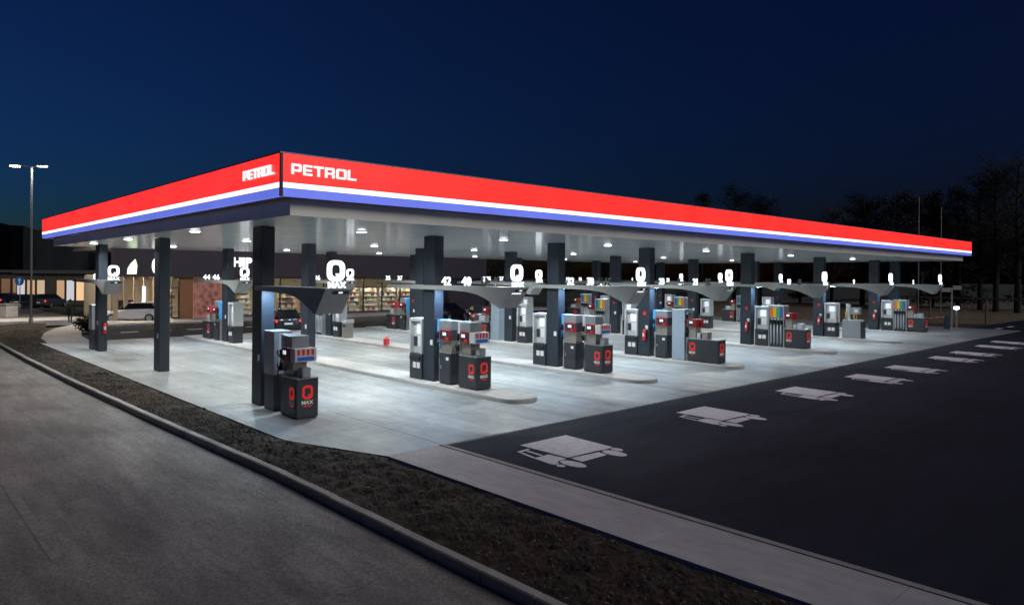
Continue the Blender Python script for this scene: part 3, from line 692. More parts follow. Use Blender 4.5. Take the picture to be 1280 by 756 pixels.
def place(kind, x, y, z, label, cat, group, rz=0.0):
    mk = {'terminal': make_terminal, 'A': lambda: make_dispenser('A'), 'B': lambda: make_dispenser('B'), 'slab': make_slab, 'multi': make_multi, 'bench_long': lambda: make_bench(1.5), 'bench': lambda: make_bench(1.14), 'tower': make_tower, 'silver': make_silver_box, 'bin': make_bin, 'ext': make_extinguisher}[kind]
    if kind not in PROTO:
        o = PROTO[kind] = mk()
    else: o = copy_tree(PROTO[kind])
    o.location = (x, y, z); o.rotation_euler.z = rz
    return tag(o, label, cat, group)
Y1, Y2, Y3 = YS
KH = 0.12
GT, GD, GC, GE = 'payment terminals on the pump islands', 'fuel dispensers on the pump islands', 'service cabinets at the island ends', 'fire extinguishers on canopy columns'
SL, TL = [0], None
isl = ['', 'first kerbed island from left', 'second kerbed island from left', 'third kerbed island from left', 'fourth kerbed island from left', 'second island from the right', 'rightmost island']
# front row
place('tower', XS[0], 18.76, 0, 'tall grey pump tower against the near left corner column', 'pump tower', None)
place('B', XS[0], 17.44, 0, 'dark pump cabinet with glowing red Q logo at the near left corner', 'fuel dispenser', GD)
for i in (1, 2):
    place('terminal', XS[i], 20.42, KH, f'pale payment terminal behind the front column, {isl[i]}', 'payment terminal', GT)
    place('A', XS[i], 18.74, KH, f'grey dispenser with blue side beside the front column, {isl[i]}', 'fuel dispenser', GD)
    place('B', XS[i], 17.49, KH, f'dark dispenser with red Q logos at near end, {isl[i]}', 'fuel dispenser', GD)
i = 3
place('terminal', XS[i], 20.43, KH, f'pale payment terminal behind the front column, {isl[i]}', 'payment terminal', GT)
place('A', XS[i], 18.74, KH, f'grey dispenser with blue side beside the front column, {isl[i]}', 'fuel dispenser', GD)
place('slab', XS[i], 17.83, KH, f'tall plain blue grey dispenser slab, {isl[i]}', 'fuel dispenser', GD)
place('bench_long', XS[i], 16.60, KH, f'long low dark cabinet with red Q logo, {isl[i]}', 'service cabinet', GC)
for i in (4, 6):
    place('terminal', XS[i], 18.80, KH, f'pale payment terminal beside the four hose pump, {isl[i]}', 'payment terminal', GT)
    place('multi', XS[i], 17.96, KH, f'pump with four hoses and coloured panels, front row, {isl[i]}', 'fuel dispenser', GD)
    place('bench', XS[i], 16.92, KH, f'low dark cabinet with red Q logo, front row, {isl[i]}', 'service cabinet', GC)
place('terminal', XS[5], 18.94, KH, 'pale payment terminal next to the silver box cabinet, front row', 'payment terminal', GT)
place('silver', XS[5], 17.66, KH, 'silver box cabinet with yellow hoses near the right end', 'service cabinet', GC)
# middle row (behind the four right-hand islands)
for i in (3, 4, 5, 6):
    w_ = ['', '', '', 'leftmost of its row', 'second of its row', 'third of its row', 'last of its row at right'][i]
    place('terminal', XS[i], Y2 - 1.15, KH, f'pale payment terminal of the middle row, {w_}', 'payment terminal', GT)
    place('slab' if i == 3 else 'multi', XS[i], Y2 + 1.05, KH, f'{"plain blue grey dispenser slab" if i == 3 else "pump with coloured fuel panels"} of the middle row, {w_}', 'fuel dispenser', GD, PI)
    place('bench', XS[i], Y2 + 2.2, KH, f'low dark cabinet with red logo of the middle row, {w_}', 'service cabinet', GC, PI)
# back row
bw = ['beside the far left column', 'left of the near corner column', 'beyond the near Q sign', 'beyond the red fuel can', 'fifth from left', 'sixth from left', 'rightmost of its row']
for i in range(7):
    kz = 0 if i == 0 else KH
    if i: place('terminal', XS[i], Y3 - 1.05, kz, f'pale payment terminal of the back row, {bw[i]}', 'payment terminal', GT, PI)
    if i == 0: place('tower', XS[i], Y3 + 0.95, kz, 'grey pump tower of the back row, beside the far left column', 'pump tower', None, PI)
    else: place('A' if i in (1, 3) else 'multi', XS[i], Y3 + 1.05, kz, f'fuel dispenser of the back row, {bw[i]}', 'fuel dispenser', GD, PI)
    if i: place('bench', XS[i], Y3 + 2.35, kz, f'low dark cabinet of the back row, {bw[i]}', 'service cabinet', GC, PI)
place('bin', XS[2], 36.2, KH, 'grey litter bin with slanted white lid beyond the near Q sign', 'litter bin', None)
for i, w_ in ((3, 'of the third kerbed island'), (4, 'of the fourth kerbed island'), (5, 'behind the silver box cabinet'), (6, 'of the rightmost gantry')):
    place('ext', XS[i] - 0.29, Y1 - 0.12, 0.85, f'red fire extinguisher on the front column {w_}', 'fire extinguisher', GE)
place('ext', XS[0] + 0.05, Y3 - 0.43, 0.85, 'red fire extinguisher on the far left column', 'fire extinguisher', GE, PI / 2)

# ------------------------------------------------------------------ sign gantries
def arm_mesh(front, back, name):
    """side profile in (y, z) relative to the column, 0.72 wide"""
    zt, zb = 3.38, 3.23
    low = [(-front + 2.75, zb), (-front + 2.1, zb - 0.03), (-front + 1.6, zb - 0.10), (-front + 1.2, zb - 0.22), (-front + 0.85, zb - 0.36), (-front + 0.62, zb - 0.47), (-front + 0.5, zb - 0.49)]
    prof = [(back, zt), (back, zb + 0.03)] + low[:] + [(-front, zt - 0.02), (-front + 0.02, zt)]
    b = MB(); b.prism(prof, lambda p: (0.36, p[0], p[1]), lambda p: (-0.36, p[0], p[1]))
    me = b.mesh(name, M_ARM, 0.0); bm = bmesh.new(); bm.from_mesh(me); bmesh.ops.recalc_face_normals(bm, faces=bm.faces); bm.to_mesh(me); bm.free(); return me
qsign = q_mesh('q_sign', 0.45, 0.50, 0.10, 0.07, E_SIGN)
maxsign = text_mesh('MAX', 0.21, 0.05, E_DIGIT, 0.003, 1.05)
dark_digit = mat('unlit digit', (0.10, 0.10, 0.10), 0.5)
DM = {}
def digits(s, lit=True):
    k = (s, lit)
    if k not in DM: DM[k] = text_mesh(s, 0.40, 0.05, E_DIGIT if lit else dark_digit, 0.006, 0.95)
    return DM[k]
ARMS = {}
strip_me = MB().quad([(-0.16, -0.3, 0), (-0.16, 0.3, 0), (0.16, 0.3, 0), (0.16, -0.3, 0)]).mesh('under_light', E_UNDER)
def gantry(x, y, front, back, nums, label, green=False):
    """nums: (text, y offset from column, lit, faces viewer)"""
    g = thing('sign_gantry', (x, y, 0), 0, label, 'sign gantry', 'sign gantries over the pump islands')
    k = (front, back)
    if k not in ARMS: ARMS[k] = arm_mesh(front, back, 'arm')
    inst(ARMS[k], 'arm', g)
    inst(qsign, 'q_sign', g, (0, -front + 0.16, 3.555)); inst(maxsign, 'lettering', g, (0, -front + 0.10, 3.385))
    for s, dy, lit, fv in nums:
        d = inst(digits(s, lit), 'number_sign', g, (0, dy, 3.385), 0 if fv else PI)
        B(-0.24, 0.24, dy - 0.035, dy + 0.035, 3.381, 3.384).build('number_base', M_SILVER, g)
    # display on the slanted end
    sl = Vector((0, 0.5, -0.60)).normalized(); nrm = Vector((0, -0.77, -0.64)).normalized()
    def onsl(name, x0, x1, a, b_, m, d):
        base = Vector((0, -front, 3.36)); P = lambda xx, t, dd: base + Vector((xx, 0, 0)) + sl * t + nrm * dd
        bb = MB(); bb.quad([P(x0, a, d), P(x1, a, d), P(x1, b_, d), P(x0, b_, d)][::-1]); bb.build(name, m, g)
    onsl('display_strip', -0.15, 0.30, 0.06, 0.16, M_BLACK, 0.004); onsl('status_light', 0.02, 0.13, 0.085, 0.13, E_LEDBAR, 0.008)
    if green: onsl('green_light', -0.16, 0.20, 0.20, 0.33, E_GREENLT, 0.004); onsl('white_bar', -0.30, 0.20, 0.42, 0.58, E_LEDBAR, 0.004)
    elif nums and nums[0][0] in ('42', '32', '23'): onsl('white_bar', -0.22, 0.16, 0.20, 0.29, E_LEDBAR, 0.004)
    for dy in (-0.85, 0.85):
        if dy < back - 0.3: inst(strip_me, 'under_light', g, (0, dy, 3.23 + 0.03 * (dy - 0.3 + front - 2.75) / (back + front - 2.75) - 0.002 if dy > 2.75 - front else 3.205))
    return g
F1, B1 = 4.35, 2.35
gantry(XS[0], Y1, F1, -0.25, [], 'grey sign gantry with large lit Q, the nearest, over the corner pump')
gantry(XS[1], Y1, F1, B1, [('42', -0.72, 1, 1), ('40', -1.79, 1, 1), ('41', -2.75, 0, 0)], 'grey sign gantry with lit Q and numbers 42 and 40, first kerbed island')
gantry(XS[2], Y1, F1, B1, [('32', -0.8, 1, 1), ('30', -1.82, 1, 1), ('31', -2.7, 0, 0)], 'grey sign gantry with lit Q and numbers 32 and 30, second kerbed island')
gantry(XS[3], Y1, F1, B1, [('23', -0.83, 1, 1), ('21', -2.57, 1, 1), ('22', -3.2, 0, 0)], 'grey sign gantry with lit Q and green light at its slanted end', True)
gantry(XS[4], Y1, F1, B1, [('19', -2.35, 1, 1), ('18', -2.9, 0, 0)], 'grey sign gantry with lit Q and number 19 over the fourth kerbed island')
gantry(XS[5], Y1, F1, B1, [('9', -2.1, 1, 1)], 'grey sign gantry with edge-on lit Q above the silver box cabinet')
gantry(XS[6], Y1, F1, B1, [('5', -2.55, 1, 1)], 'rightmost grey sign gantry with edge-on lit Q sign')
F2, B2 = 2.35, 4.35
for i, w_ in ((3, 'leftmost of its row'), (4, 'second of its row'), (5, 'third of its row'), (6, 'last of its row at right')):
    gantry(XS[i], Y2, F2, B2, [('24', 1.2, 0, 0), (str(26 - i), 2.2, 1, 1)], f'grey sign gantry of the middle row, {w_}')
for i in range(7):
    gantry(XS[i], Y3, F2, B2, [(['8', '46', '36', '37', '27', '16', '6'][i], 1.75, 1, 1), (['7', '44', '34', '35', '25', '14', '4'][i], 3.2, 1, 1), ('1', 2.4, 0, 0)] if i else [('8', 1.2, 1, 1)],
           f'grey sign gantry of the back row with lit Q, {bw[i]}')

# red fuel can standing on the forecourt and a drain cover
def fuel_can():
    t = thing('fuel_can', (20.0, 31.2, 0.13), 0.5, 'small red fuel can standing alone on the pump island kerb', 'fuel can')
    b = MB(); b.prism([(-0.17, 0), (0.17, 0), (0.17, 0.26), (0.05, 0.34), (-0.12, 0.34), (-0.17, 0.28)], lambda p: (p[0], -0.09, p[1]), lambda p: (p[0], 0.09, p[1])); recalc(b.build('body', M_RED, t, 0.012))
    MB().tube([(0.08, 0, 0.3), (0.2, 0, 0.40), (0.24, 0, 0.46)], 0.022).build('spout', M_RED, t)
    MB().tube([(-0.13, 0, 0.33), (-0.10, 0, 0.41), (0.02, 0, 0.41), (0.05, 0, 0.33)], 0.014).build('handle', M_RED, t)
    return t
fuel_can()
dr = thing('drain_cover', (8.45, 33.72, 0.002), 0, 'brown square drain cover set in the concrete near the soil bank', 'drain cover')
B(-0.5, 0.5, -0.55, 0.55, 0, 0.006).build('frame', M_GALV, dr)
for k in range(8): B(-0.42, 0.42, -0.46 + k * 0.118, -0.38 + k * 0.118, 0.0065, 0.012).build('bar', M_TAN, dr)

# ------------------------------------------------------------------ shop building behind the canopy
SX0, SX1, SY = 14.1, 51.0, 60.0
shop = thing('service_shop', (0, 0, 0), 0, 'long low shop building with plum fascia and lit glass front behind the pumps', 'building')
B(SX0, SX1, SY - 0.5, SY + 0.3, 3.45, 6.2).build('fascia', M_BFASC, shop)
B(SX0 + 0.1, SX1 - 0.1, SY + 0.302, SY + 14, 5.6, 5.9).build('roof', M_ROOF, shop)
B(SX0 + 0.1, SX1 - 0.1, SY + 0.302, SY + 9, 3.50, 3.56).build('shop_ceiling', M_WHITE, shop)
B(SX0, SX0 + 0.25, SY + 0.302, SY + 9, 0.1, 3.49).build('side_wall', M_PLASTER, shop); B(SX1 - 0.25, SX1, SY + 0.302, SY + 9, 0.1, 3.49).build('side_wall', M_BFASC, shop)
B(SX0 + 0.26, SX1 - 0.26, SY + 8.8, SY + 9, 0.1, 3.49).build('back_wall', M_PLASTER, shop)
B(SX0 + 0.26, SX1 - 0.26, SY + 0.0, SY + 8.79, 0.02, 0.12).build('floor', M_FLOORIN, shop)
# front: piers, wood panel, poster wall, windows
x = SX0 + 0.05
def front_piece(name, x0, x1, m, z0=0.12, z1=3.44): return B(x0, x1, SY - 0.1, SY + 0.1, z0, z1).build(name, m, shop)
M_SLAT = mat('beige cladding', (0.36, 0.29, 0.20), 0.6, 0, 0.15, 5)
for k in range(6): front_piece('cladding_pier', 14.2 + k * 0.7, 14.5 + k * 0.7, M_SLAT)
front_piece('wood_panel', 18.95, 20.0, M_WOOD); front_piece('wood_panel', 22.35, 23.3, M_WOOD)
pm, pt_, pb_ = new_mat('poster print'); vn = pt_.nodes.new('ShaderNodeTexVoronoi'); vn.inputs['Scale'].default_value = 2.2; tcn = pt_.nodes.new('ShaderNodeTexCoord'); pt_.links.new(tcn.outputs['Object'], vn.inputs['Vector'])
rm = pt_.nodes.new('ShaderNodeValToRGB'); rm.color_ramp.elements[0].color = (0.12, 0.02, 0.02, 1); rm.color_ramp.elements[1].color = (0.55, 0.25, 0.18, 1); pt_.links.new(vn.outputs['Distance'], rm.inputs[0]); pt_.links.new(rm.outputs[0], pb_.inputs['Base Color'])
pb_.inputs['Emission Strength'].default_value = 0.18; pt_.links.new(rm.outputs[0], pb_.inputs['Emission Color'])
front_piece('lit_poster', 20.1, 22.2, pm)
def window(x0, x1):
    f = MB(); f.box(x0, x0 + 0.06, SY - 0.06, SY + 0.06, 0.12, 3.44); f.box(x1 - 0.06, x1, SY - 0.06, SY + 0.06, 0.12, 3.44); f.box(x0 + 0.06, x1 - 0.06, SY - 0.06, SY + 0.06, 3.36, 3.44); f.box(x0 + 0.06, x1 - 0.06, SY - 0.06, SY + 0.06, 0.12, 0.22); f.box(x0 + 0.06, x1 - 0.06, SY - 0.06, SY + 0.06, 2.55, 2.61)
    o = f.build('window', M_BLACK, shop)
    B(x0 + 0.061, x1 - 0.061, SY - 0.008, SY + 0.008, 0.221, 2.549).build('pane', M_GLASS, o); B(x0 + 0.061, x1 - 0.061, SY - 0.008, SY + 0.008, 2.611, 3.359).build('pane', M_GLASS, o)
for a, b in ((18.35, 18.93), (23.32, 25.3), (25.3, 27.4), (27.4, 29.5), (29.5, 31.6), (31.6, 33.7), (33.7, 35.8), (35.8, 37.9), (37.9, 40.0), (40.0, 42.1), (42.1, 44.2), (44.2, 46.3)): window(a, b)
front_piece('end_wall', 46.32, 50.9, M_BFASC)
# shop lights and shelves
for k in range(9):
    o = B(24.2 + k * 2.5, 25.6 + k * 2.5, SY + 0.75, SY + 1.15, 3.46, 3.495).build('shop_lamp', E_SHOP, shop)
B(14.4, 18.7, SY + 0.9, SY + 1.3, 3.46, 3.495).build('shop_lamp', E_SHOP, shop)
gm = [mat('goods %d' % k, c, 0.5) for k, c in enumerate([(0.35, 0.10, 0.07), (0.75, 0.68, 0.58), (0.55, 0.40, 0.2), (0.10, 0.09, 0.09), (0.8, 0.76, 0.7), (0.7, 0.7, 0.72)])]
for k in range(11):
    x0 = 18.4 if k == 0 else 23.6 + (k - 1) * 2.15
    t = thing('shop_shelf', (x0, SY + 1.3, 0.12), 0, ['shelf with warm lit goods beside the wood panel in the shop window'][0] if k == 0 else f'goods shelf seen through the shop window, {["first","second","third","fourth","fifth","sixth","seventh","eighth","ninth","tenth"][k-1]} right of the wood panels', 'shelf', 'goods shelves in the shop')
    wdt = 0.55 if k == 0 else 1.7
    B(0, wdt, 0.3, 0.36, 0, 2.3).build('back_board', M_PALE, t)
    for j in range(5):
        B(0, wdt, -0.1, 0.299, 0.15 + j * 0.45, 0.18 + j * 0.45).build('shelf_board', M_WHITE, t)
        xx = 0.04; r = random.Random(k * 9 + j); sets = [MB() for _ in gm]
        while xx < wdt - 0.2:
            ww = r.uniform(0.12, 0.42); q = r.randrange(len(gm)); sets[q].box(xx, xx + ww * 0.92, -0.06, 0.2, 0.182 + j * 0.45, 0.182 + j * 0.45 + r.uniform(0.18, 0.36)); xx += ww
        for q, s_ in enumerate(sets):
            if s_.v: s_.build('goods', gm[q], t)['kind'] = 'stuff'
# signs on the fascia
leaf = MB(); leaf.prism([(-0.35, -0.55), (0.30, -0.55), (0.35, 0.1), (0.22, 0.6), (-0.1, 0.25), (-0.3, -0.1)], lambda p: (15.35 + p[0], SY - 0.502, 4.2 + p[1]), lambda p: (15.35 + p[0], SY - 0.56, 4.2 + p[1]))
o = recalc(leaf.build('leaf_sign', emit('green white sign', (0.80, 1.0, 0.62), 1.6))); tag(o, 'lit pale green leaf shaped sign on the plum shop fascia', 'sign')
ov = MB(); ov.prism([(0.30 * math.cos(2 * PI * k / 20), 0.62 * math.sin(2 * PI * k / 20)) for k in range(20)], lambda p: (17.05 + p[0], SY - 0.502, 4.3 + p[1]), lambda p: (17.05 + p[0], SY - 0.56, 4.3 + p[1]))
o = recalc(ov.build('oval_sign', emit('oval sign white', (0.95, 1.0, 0.92), 1.8))); tag(o, 'lit white oval sign on the plum shop fascia', 'sign')
hs = thing('shop_sign', (24.1, SY - 0.56, 4.32), 0, 'lit white letters reading HIP on the shop fascia', 'sign')
inst(text_mesh('HIP :', 1.05, 0.08, emit('hip letters', (0.92, 0.96, 1.0), 2.5), 0.03, 1.0), 'lettering', hs)
o = B(16.15, 16.35, SY - 0.32, SY - 0.22, 1.5, 2.7).build('vertical_sign', emit('vertical sign', (0.95, 0.97, 1.0), 1.6)); tag(o, 'small lit white upright sign between the beige piers of the shop', 'sign')

# ------------------------------------------------------------------ street lamp
def lamp(x, y, h):
    t = thing('street_lamp', (x, y, 0), 0, 'tall slim street lamp with two lit heads left of the canopy', 'street lamp')
    MB().cyl((0, 0, -0.1), 0.13, 0.5, 12).build('base', M_GALV, t)
    MB().cyl((0, 0, 0.4), 0.085, h - 0.4, 12, r2=0.05).build('pole', mat('weathered pole', (0.13, 0.13, 0.135), 0.6, 0.2, 0.1, 5), t, smooth=False)
    d = rt
    for s, l in ((-1, 1.25), (1, 0.75)):
        e = Vector((d.x * s * l, d.y * s * l, 0))
        MB().tube([(0, 0, h - 0.05), (e.x * 0.5, e.y * 0.5, h + 0.03), (e.x, e.y, h + 0.04)], 0.035).build('bracket', M_GALV, t)
        hd = thing('lamp_head', (e.x, e.y, h + 0.02)); hd.parent = t; hd.rotation_euler.z = math.atan2(d.y, d.x)
        B(-0.38, 0.38, -0.15, 0.15, 0.0, 0.09).build('housing', M_GREY, hd, 0.02)
        B(-0.30, 0.30, -0.12, 0.12, -0.05, -0.001).build('lens', E_STREET if s < 0 else emit('street lens weak', (1.0, 0.95, 0.85), 16.0), hd)
        lk = bpy.data.lights.new('street_light', 'AREA'); lk.shape = 'RECTANGLE'; lk.size = 0.6; lk.size_y = 0.24; lk.energy = 1500 if s < 0 else 200; lk.color = (1.0, 0.9, 0.72)
        lo = bpy.data.objects.new('light_source', lk); COL.objects.link(lo); lo.parent = hd; lo.location = (0, 0, -0.06)
lamp(9.26, 61.85, 11.45)

# ------------------------------------------------------------------ cars
def car(x, y, rz, paint, label, lit_tail=False, wagon=False):
    t = thing('parked_car', (x, y, -0.03), rz, label, 'car', 'cars parked behind the pumps')
    # stations along x (front at +x): x, z_bottom, z_belt, half width
    st = [(-2.15, 0.42, 0.88, 0.70), (-2.05, 0.28, 0.98, 0.80), (-1.3, 0.22, 1.02, 0.88), (0.0, 0.2, 0.98, 0.90), (1.0, 0.22, 0.94, 0.89), (1.75, 0.25, 0.82, 0.84), (2.1, 0.30, 0.70, 0.72), (2.18, 0.42, 0.58, 0.60)]
    b = MB()
    for X, z0, z1, hw in st:
        b.v += [(X, -hw * 0.92, z0), (X, -hw, z0 + 0.12), (X, -hw, (z0 + z1) / 2), (X, -hw * 0.93, z1), (X, 0, z1 + 0.03), (X, hw * 0.93, z1), (X, hw, (z0 + z1) / 2), (X, hw, z0 + 0.12), (X, hw * 0.92, z0)]
    for k in range(len(st) - 1):
        for j in range(8): b.f.append((k * 9 + j, (k + 1) * 9 + j, (k + 1) * 9 + j + 1, k * 9 + j + 1))
        b.f.append((k * 9 + 8, (k + 1) * 9 + 8, (k + 1) * 9, k * 9))
    b.f.append(tuple(range(9))); e = (len(st) - 1) * 9; b.f.append(tuple(e + j for j in range(8, -1, -1)))
    recalc(b.build('body', paint, t, smooth=True))
    rx = -1.75 if wagon else -1.35
    b = MB(); lo = [(-2.0 if wagon else -1.9, 0.99), (1.05, 0.95)]; hi = [(rx, 1.44), (0.25, 1.46)]
    L = [(lo[0][0], -0.80, lo[0][1]), (lo[1][0], -0.80, lo[1][1]), (lo[1][0], 0.80, lo[1][1]), (lo[0][0], 0.80, lo[0][1]), (hi[0][0], -0.60, hi[0][1]), (hi[1][0], -0.60, hi[1][1]), (hi[1][0], 0.60, hi[1][1]), (hi[0][0], 0.60, hi[0][1])]
    b.v = L; b.f = [(3, 2, 1, 0), (4, 5, 6, 7), (0, 1, 5, 4), (1, 2, 6, 5), (2, 3, 7, 6), (3, 0, 4, 7)]
    b.build('glasshouse', mat('car glass', (0.012, 0.014, 0.016), 0.06), t, 0.03)
    B(hi[0][0] + 0.02, hi[1][0] - 0.02, -0.58, 0.58, 1.452, 1.485).build('roof', paint, t, 0.015)
    for wx in (-1.32, 1.32):
        for s in (-1, 1):
            wl = MB().cyl((wx, s * 0.80 - (0.10 if s > 0 else 0.10) + 0.0, 0.32), 0.32, 0.22, 18, 'y').build('wheel', M_BLACK, t)
            MB().cyl((wx, s * 0.93 - 0.01, 0.32), 0.2, 0.02, 14, 'y').build('rim', M_SILVER, wl)
    for s in (-1, 1):
        B(-2.13, -2.03, *sorted((s * 0.48, s * 0.78)), 0.70, 0.86).build('tail_light', E_TAIL if lit_tail else M_RED, t)
        B(1.95, 2.10, *sorted((s * 0.42, s * 0.74)), 0.58, 0.70).build('headlight', M_PALE, t)
    B(-2.17, -2.15, -0.26, 0.26, 0.55, 0.67).build('number_plate', M_WHITE, t)
    return t
P_DARK = mat('dark car paint', (0.02, 0.022, 0.026), 0.2, 0.3, coat=0.6); P_GREY = mat('grey car paint', (0.10, 0.11, 0.12), 0.25, 0.5, coat=0.6)
P_WHITE = mat('white car paint', (0.62, 0.64, 0.66), 0.25, 0.0, coat=0.5); P_RED = mat('red car paint', (0.25, 0.015, 0.02), 0.25, 0.1, coat=0.5)
x, y = at(168, 55); car(x, y, 2.6, P_WHITE, 'white car parked before the beige shop piers')
x, y = at(352, 47); car(x, y, 1.35, P_DARK, 'dark car with glowing tail lights seen past the near corner column', True, True)
x, y = at(600, 55); car(x, y, 1.0, P_GREY, 'grey car with glowing red tail lights behind the first kerbed island', True)
x, y = at(560, 60); car(x, y, 0.4, P_DARK, 'dark car parked at the right end of the shop')
x, y = at(143, 60); car(x, y, 2.2, P_DARK, 'dark car behind the far left column')
x, y = at(12, 78); car(x, y, 0.75, P_DARK, 'dark car with lit tail lights at the far left edge', True)
x, y = at(36, 74); car(x, y, 0.3, P_DARK, 'black car parked behind the street lamp foot', False, True)
x, y = at(62, 76); car(x, y, 0.9, P_GREY, 'grey car with lit tail lights between street lamp and walking person', True)

# ------------------------------------------------------------------ person (dark clothes, mid-stride)
def person():
    t = thing('person', (*at(88, 52.4), 0.013), YAW + 0.4, 'person in dark clothing walking on the footpath at far left', 'person')
    J = {'pelvis': (0, 0, 0.95), 'waist': (0.01, 0, 1.12), 'chest': (0.02, 0, 1.33), 'neck': (0.02, 0, 1.50), 'head0': (0.04, 0, 1.58), 'head': (0.05, 0, 1.68), 'crown': (0.045, 0, 1.77)}
    vs_, rs, ed = [], [], []
    def add(p, r, par=None):
        vs_.append(p); rs.append(r); i = len(vs_) - 1
        if par is not None: ed.append((par, i))
        return i
    pe = add(J['pelvis'], 0.145); wa = add(J['waist'], 0.14, pe); ch = add(J['chest'], 0.165, wa); ne = add(J['neck'], 0.065, ch); h0 = add(J['head0'], 0.085, ne); h1 = add(J['head'], 0.105, h0); add(J['crown'], 0.07, h1)
    for s, fx in ((1, 0.26), (-1, -0.28)):
        hp = add((0, s * 0.10, 0.88), 0.10, pe); kn = add((fx * 0.55 + 0.04, s * 0.11, 0.50), 0.068, hp); an = add((fx, s * 0.11, 0.11), 0.045, kn); add((fx + 0.02, s * 0.115, 0.045), 0.045, an); add((fx + 0.17, s * 0.13, 0.035), 0.035, len(vs_) - 1)
        sh = add((0.02, s * 0.20, 1.42), 0.072, ch); el = add((-fx * 0.35, s * 0.27, 1.14), 0.052, sh); wr = add((-fx * 0.5 + 0.12, s * 0.25, 0.92), 0.038, el); add((-fx * 0.5 + 0.16, s * 0.25, 0.84), 0.035, wr)
    me = bpy.data.meshes.new('body'); me.from_pydata(vs_, ed, []); o = bpy.data.objects.new('body', me); COL.objects.link(o)
    m = o.modifiers.new('skin', 'SKIN'); sv = me.skin_vertices[0].data
    for k, r in enumerate(rs): sv[k].radius = (r, r); sv[k].use_root = (k == 0)
    o.modifiers.new('sub', 'SUBSURF').levels = 1
    bpy.context.view_layer.update()
    me2 = bpy.data.meshes.new_from_object(o.evaluated_get(bpy.context.evaluated_depsgraph_get())); bpy.data.objects.remove(o)
    me2.materials.clear(); me2.materials.append(mat('dark clothing', (0.012, 0.012, 0.015), 0.8)); me2.materials.append(mat('skin', (0.32, 0.18, 0.12), 0.6)); me2.name = 'body'
    for p in me2.polygons:
        p.use_smooth = True
        if p.center.z > 1.54 and p.center.x > 0.06: p.material_index = 1
    ob = bpy.data.objects.new('body', me2); COL.objects.link(ob); ob.parent = t
person()

# ------------------------------------------------------------------ far left: signs, boxes, lit houses, hills
def blue_sign():
    x, y = at(25, 66); t = thing('round_sign', (x, y, 0), 0, 'round blue traffic sign with white arrow at far left', 'traffic sign')
    MB().cyl((0, 0, -0.1), 0.035, 2.5, 8).build('pole', M_GALV, t)
    f = -fw
    d = MB(); n = 20; c = Vector((f.x * 0.06, f.y * 0.06, 2.9))
    d.prism([(0.42 * math.cos(2 * PI * k / n), 0.42 * math.sin(2 * PI * k / n)) for k in range(n)], lambda p: tuple(c + rt * p[0] + up * p[1]), lambda p: tuple(c + f * 0.02 + rt * p[0] + up * p[1]))
    dd = recalc(d.build('disc', mat('sign blue', (0.02, 0.16, 0.48), 0.4), t))
    a = MB(); a.prism([(-0.06, -0.28), (0.06, -0.28), (0.06, 0.05), (0.17, 0.05), (0, 0.28), (-0.17, 0.05), (-0.06, 0.05)], lambda p: tuple(c + f * 0.022 + rt * p[0] + up * p[1]), lambda p: tuple(c + f * 0.027 + rt * p[0] + up * p[1]))
    recalc(a.build('arrow', M_WHITE, dd))
blue_sign()
x, y = at(11, 60); t = thing('utility_box', (x, y, -0.3), 0.6, 'squat pale concrete utility box at far left edge', 'utility box')
B(-0.55, 0.55, -0.4, 0.4, 0, 1.25).build('body', M_WALK, t, 0.02); B(-0.62, 0.62, -0.47, 0.47, 1.251, 1.36).build('lid', M_KERB, t, 0.02)
def house(u, d, wdt, dep, h, label, cols=6, rows=1, warm=0.55, gap=0.0, zb=0.6):
    x, y = at(u, d); t = thing('far_building', (x, y, -0.3), YAW - PI / 2 + 0.15, label, 'building', 'lit buildings beyond the car park')
    B(-wdt / 2, wdt / 2, 0, dep, 0, h).build('wall', mat('dim render', (0.10, 0.085, 0.07), 0.85, 0, 0.2, 2), t)
    B(-wdt / 2 - 0.3, wdt / 2 + 0.3, -0.4, dep + 0.3, h + 0.002, h + 0.35).build('roof', M_ROOF, t)
    r = random.Random(int(u) + 3)
    rh = (h - zb - 0.3) / rows
    for j in range(rows):
        for k in range(cols):
            if r.random() < gap: continue
            x0 = -wdt / 2 + (k + 0.12) * wdt / cols; x1 = -wdt / 2 + (k + 0.88) * wdt / cols; z0 = zb + j * rh + 0.15 * rh; z1 = zb + j * rh + 0.85 * rh
            c = [(1.0, 0.62, 0.34), (1.0, 0.74, 0.5), (0.85, 0.42, 0.25), (0.9, 0.9, 0.95)][r.randrange(4)]; s = round(r.uniform(0.12, warm), 2)
            wn = B(x0 - 0.06, x1 + 0.06, -0.05, -0.002, z0 - 0.06, z1 + 0.06).build('window', M_DARK, t)
            B(x0, x1, -0.07, -0.052, z0, z1).build('pane', emit('pane %.2f %.2f' % (c[1], s), c, s), wn)
    return t
house(22, 96, 10, 9, 4.0, 'low building with warm lit front at the far left edge', 7, 1, 0.22, 0.2, 0.1)
house(70, 88, 9, 9, 3.9, 'low building with warm lit windows behind the walking person', 8, 1, 0.9, 0.1, 0.05)
house(100, 92, 6.5, 8, 4.0, 'small bright shop front between the person and the far left column', 6, 1, 0.6, 0.1, 0.1)
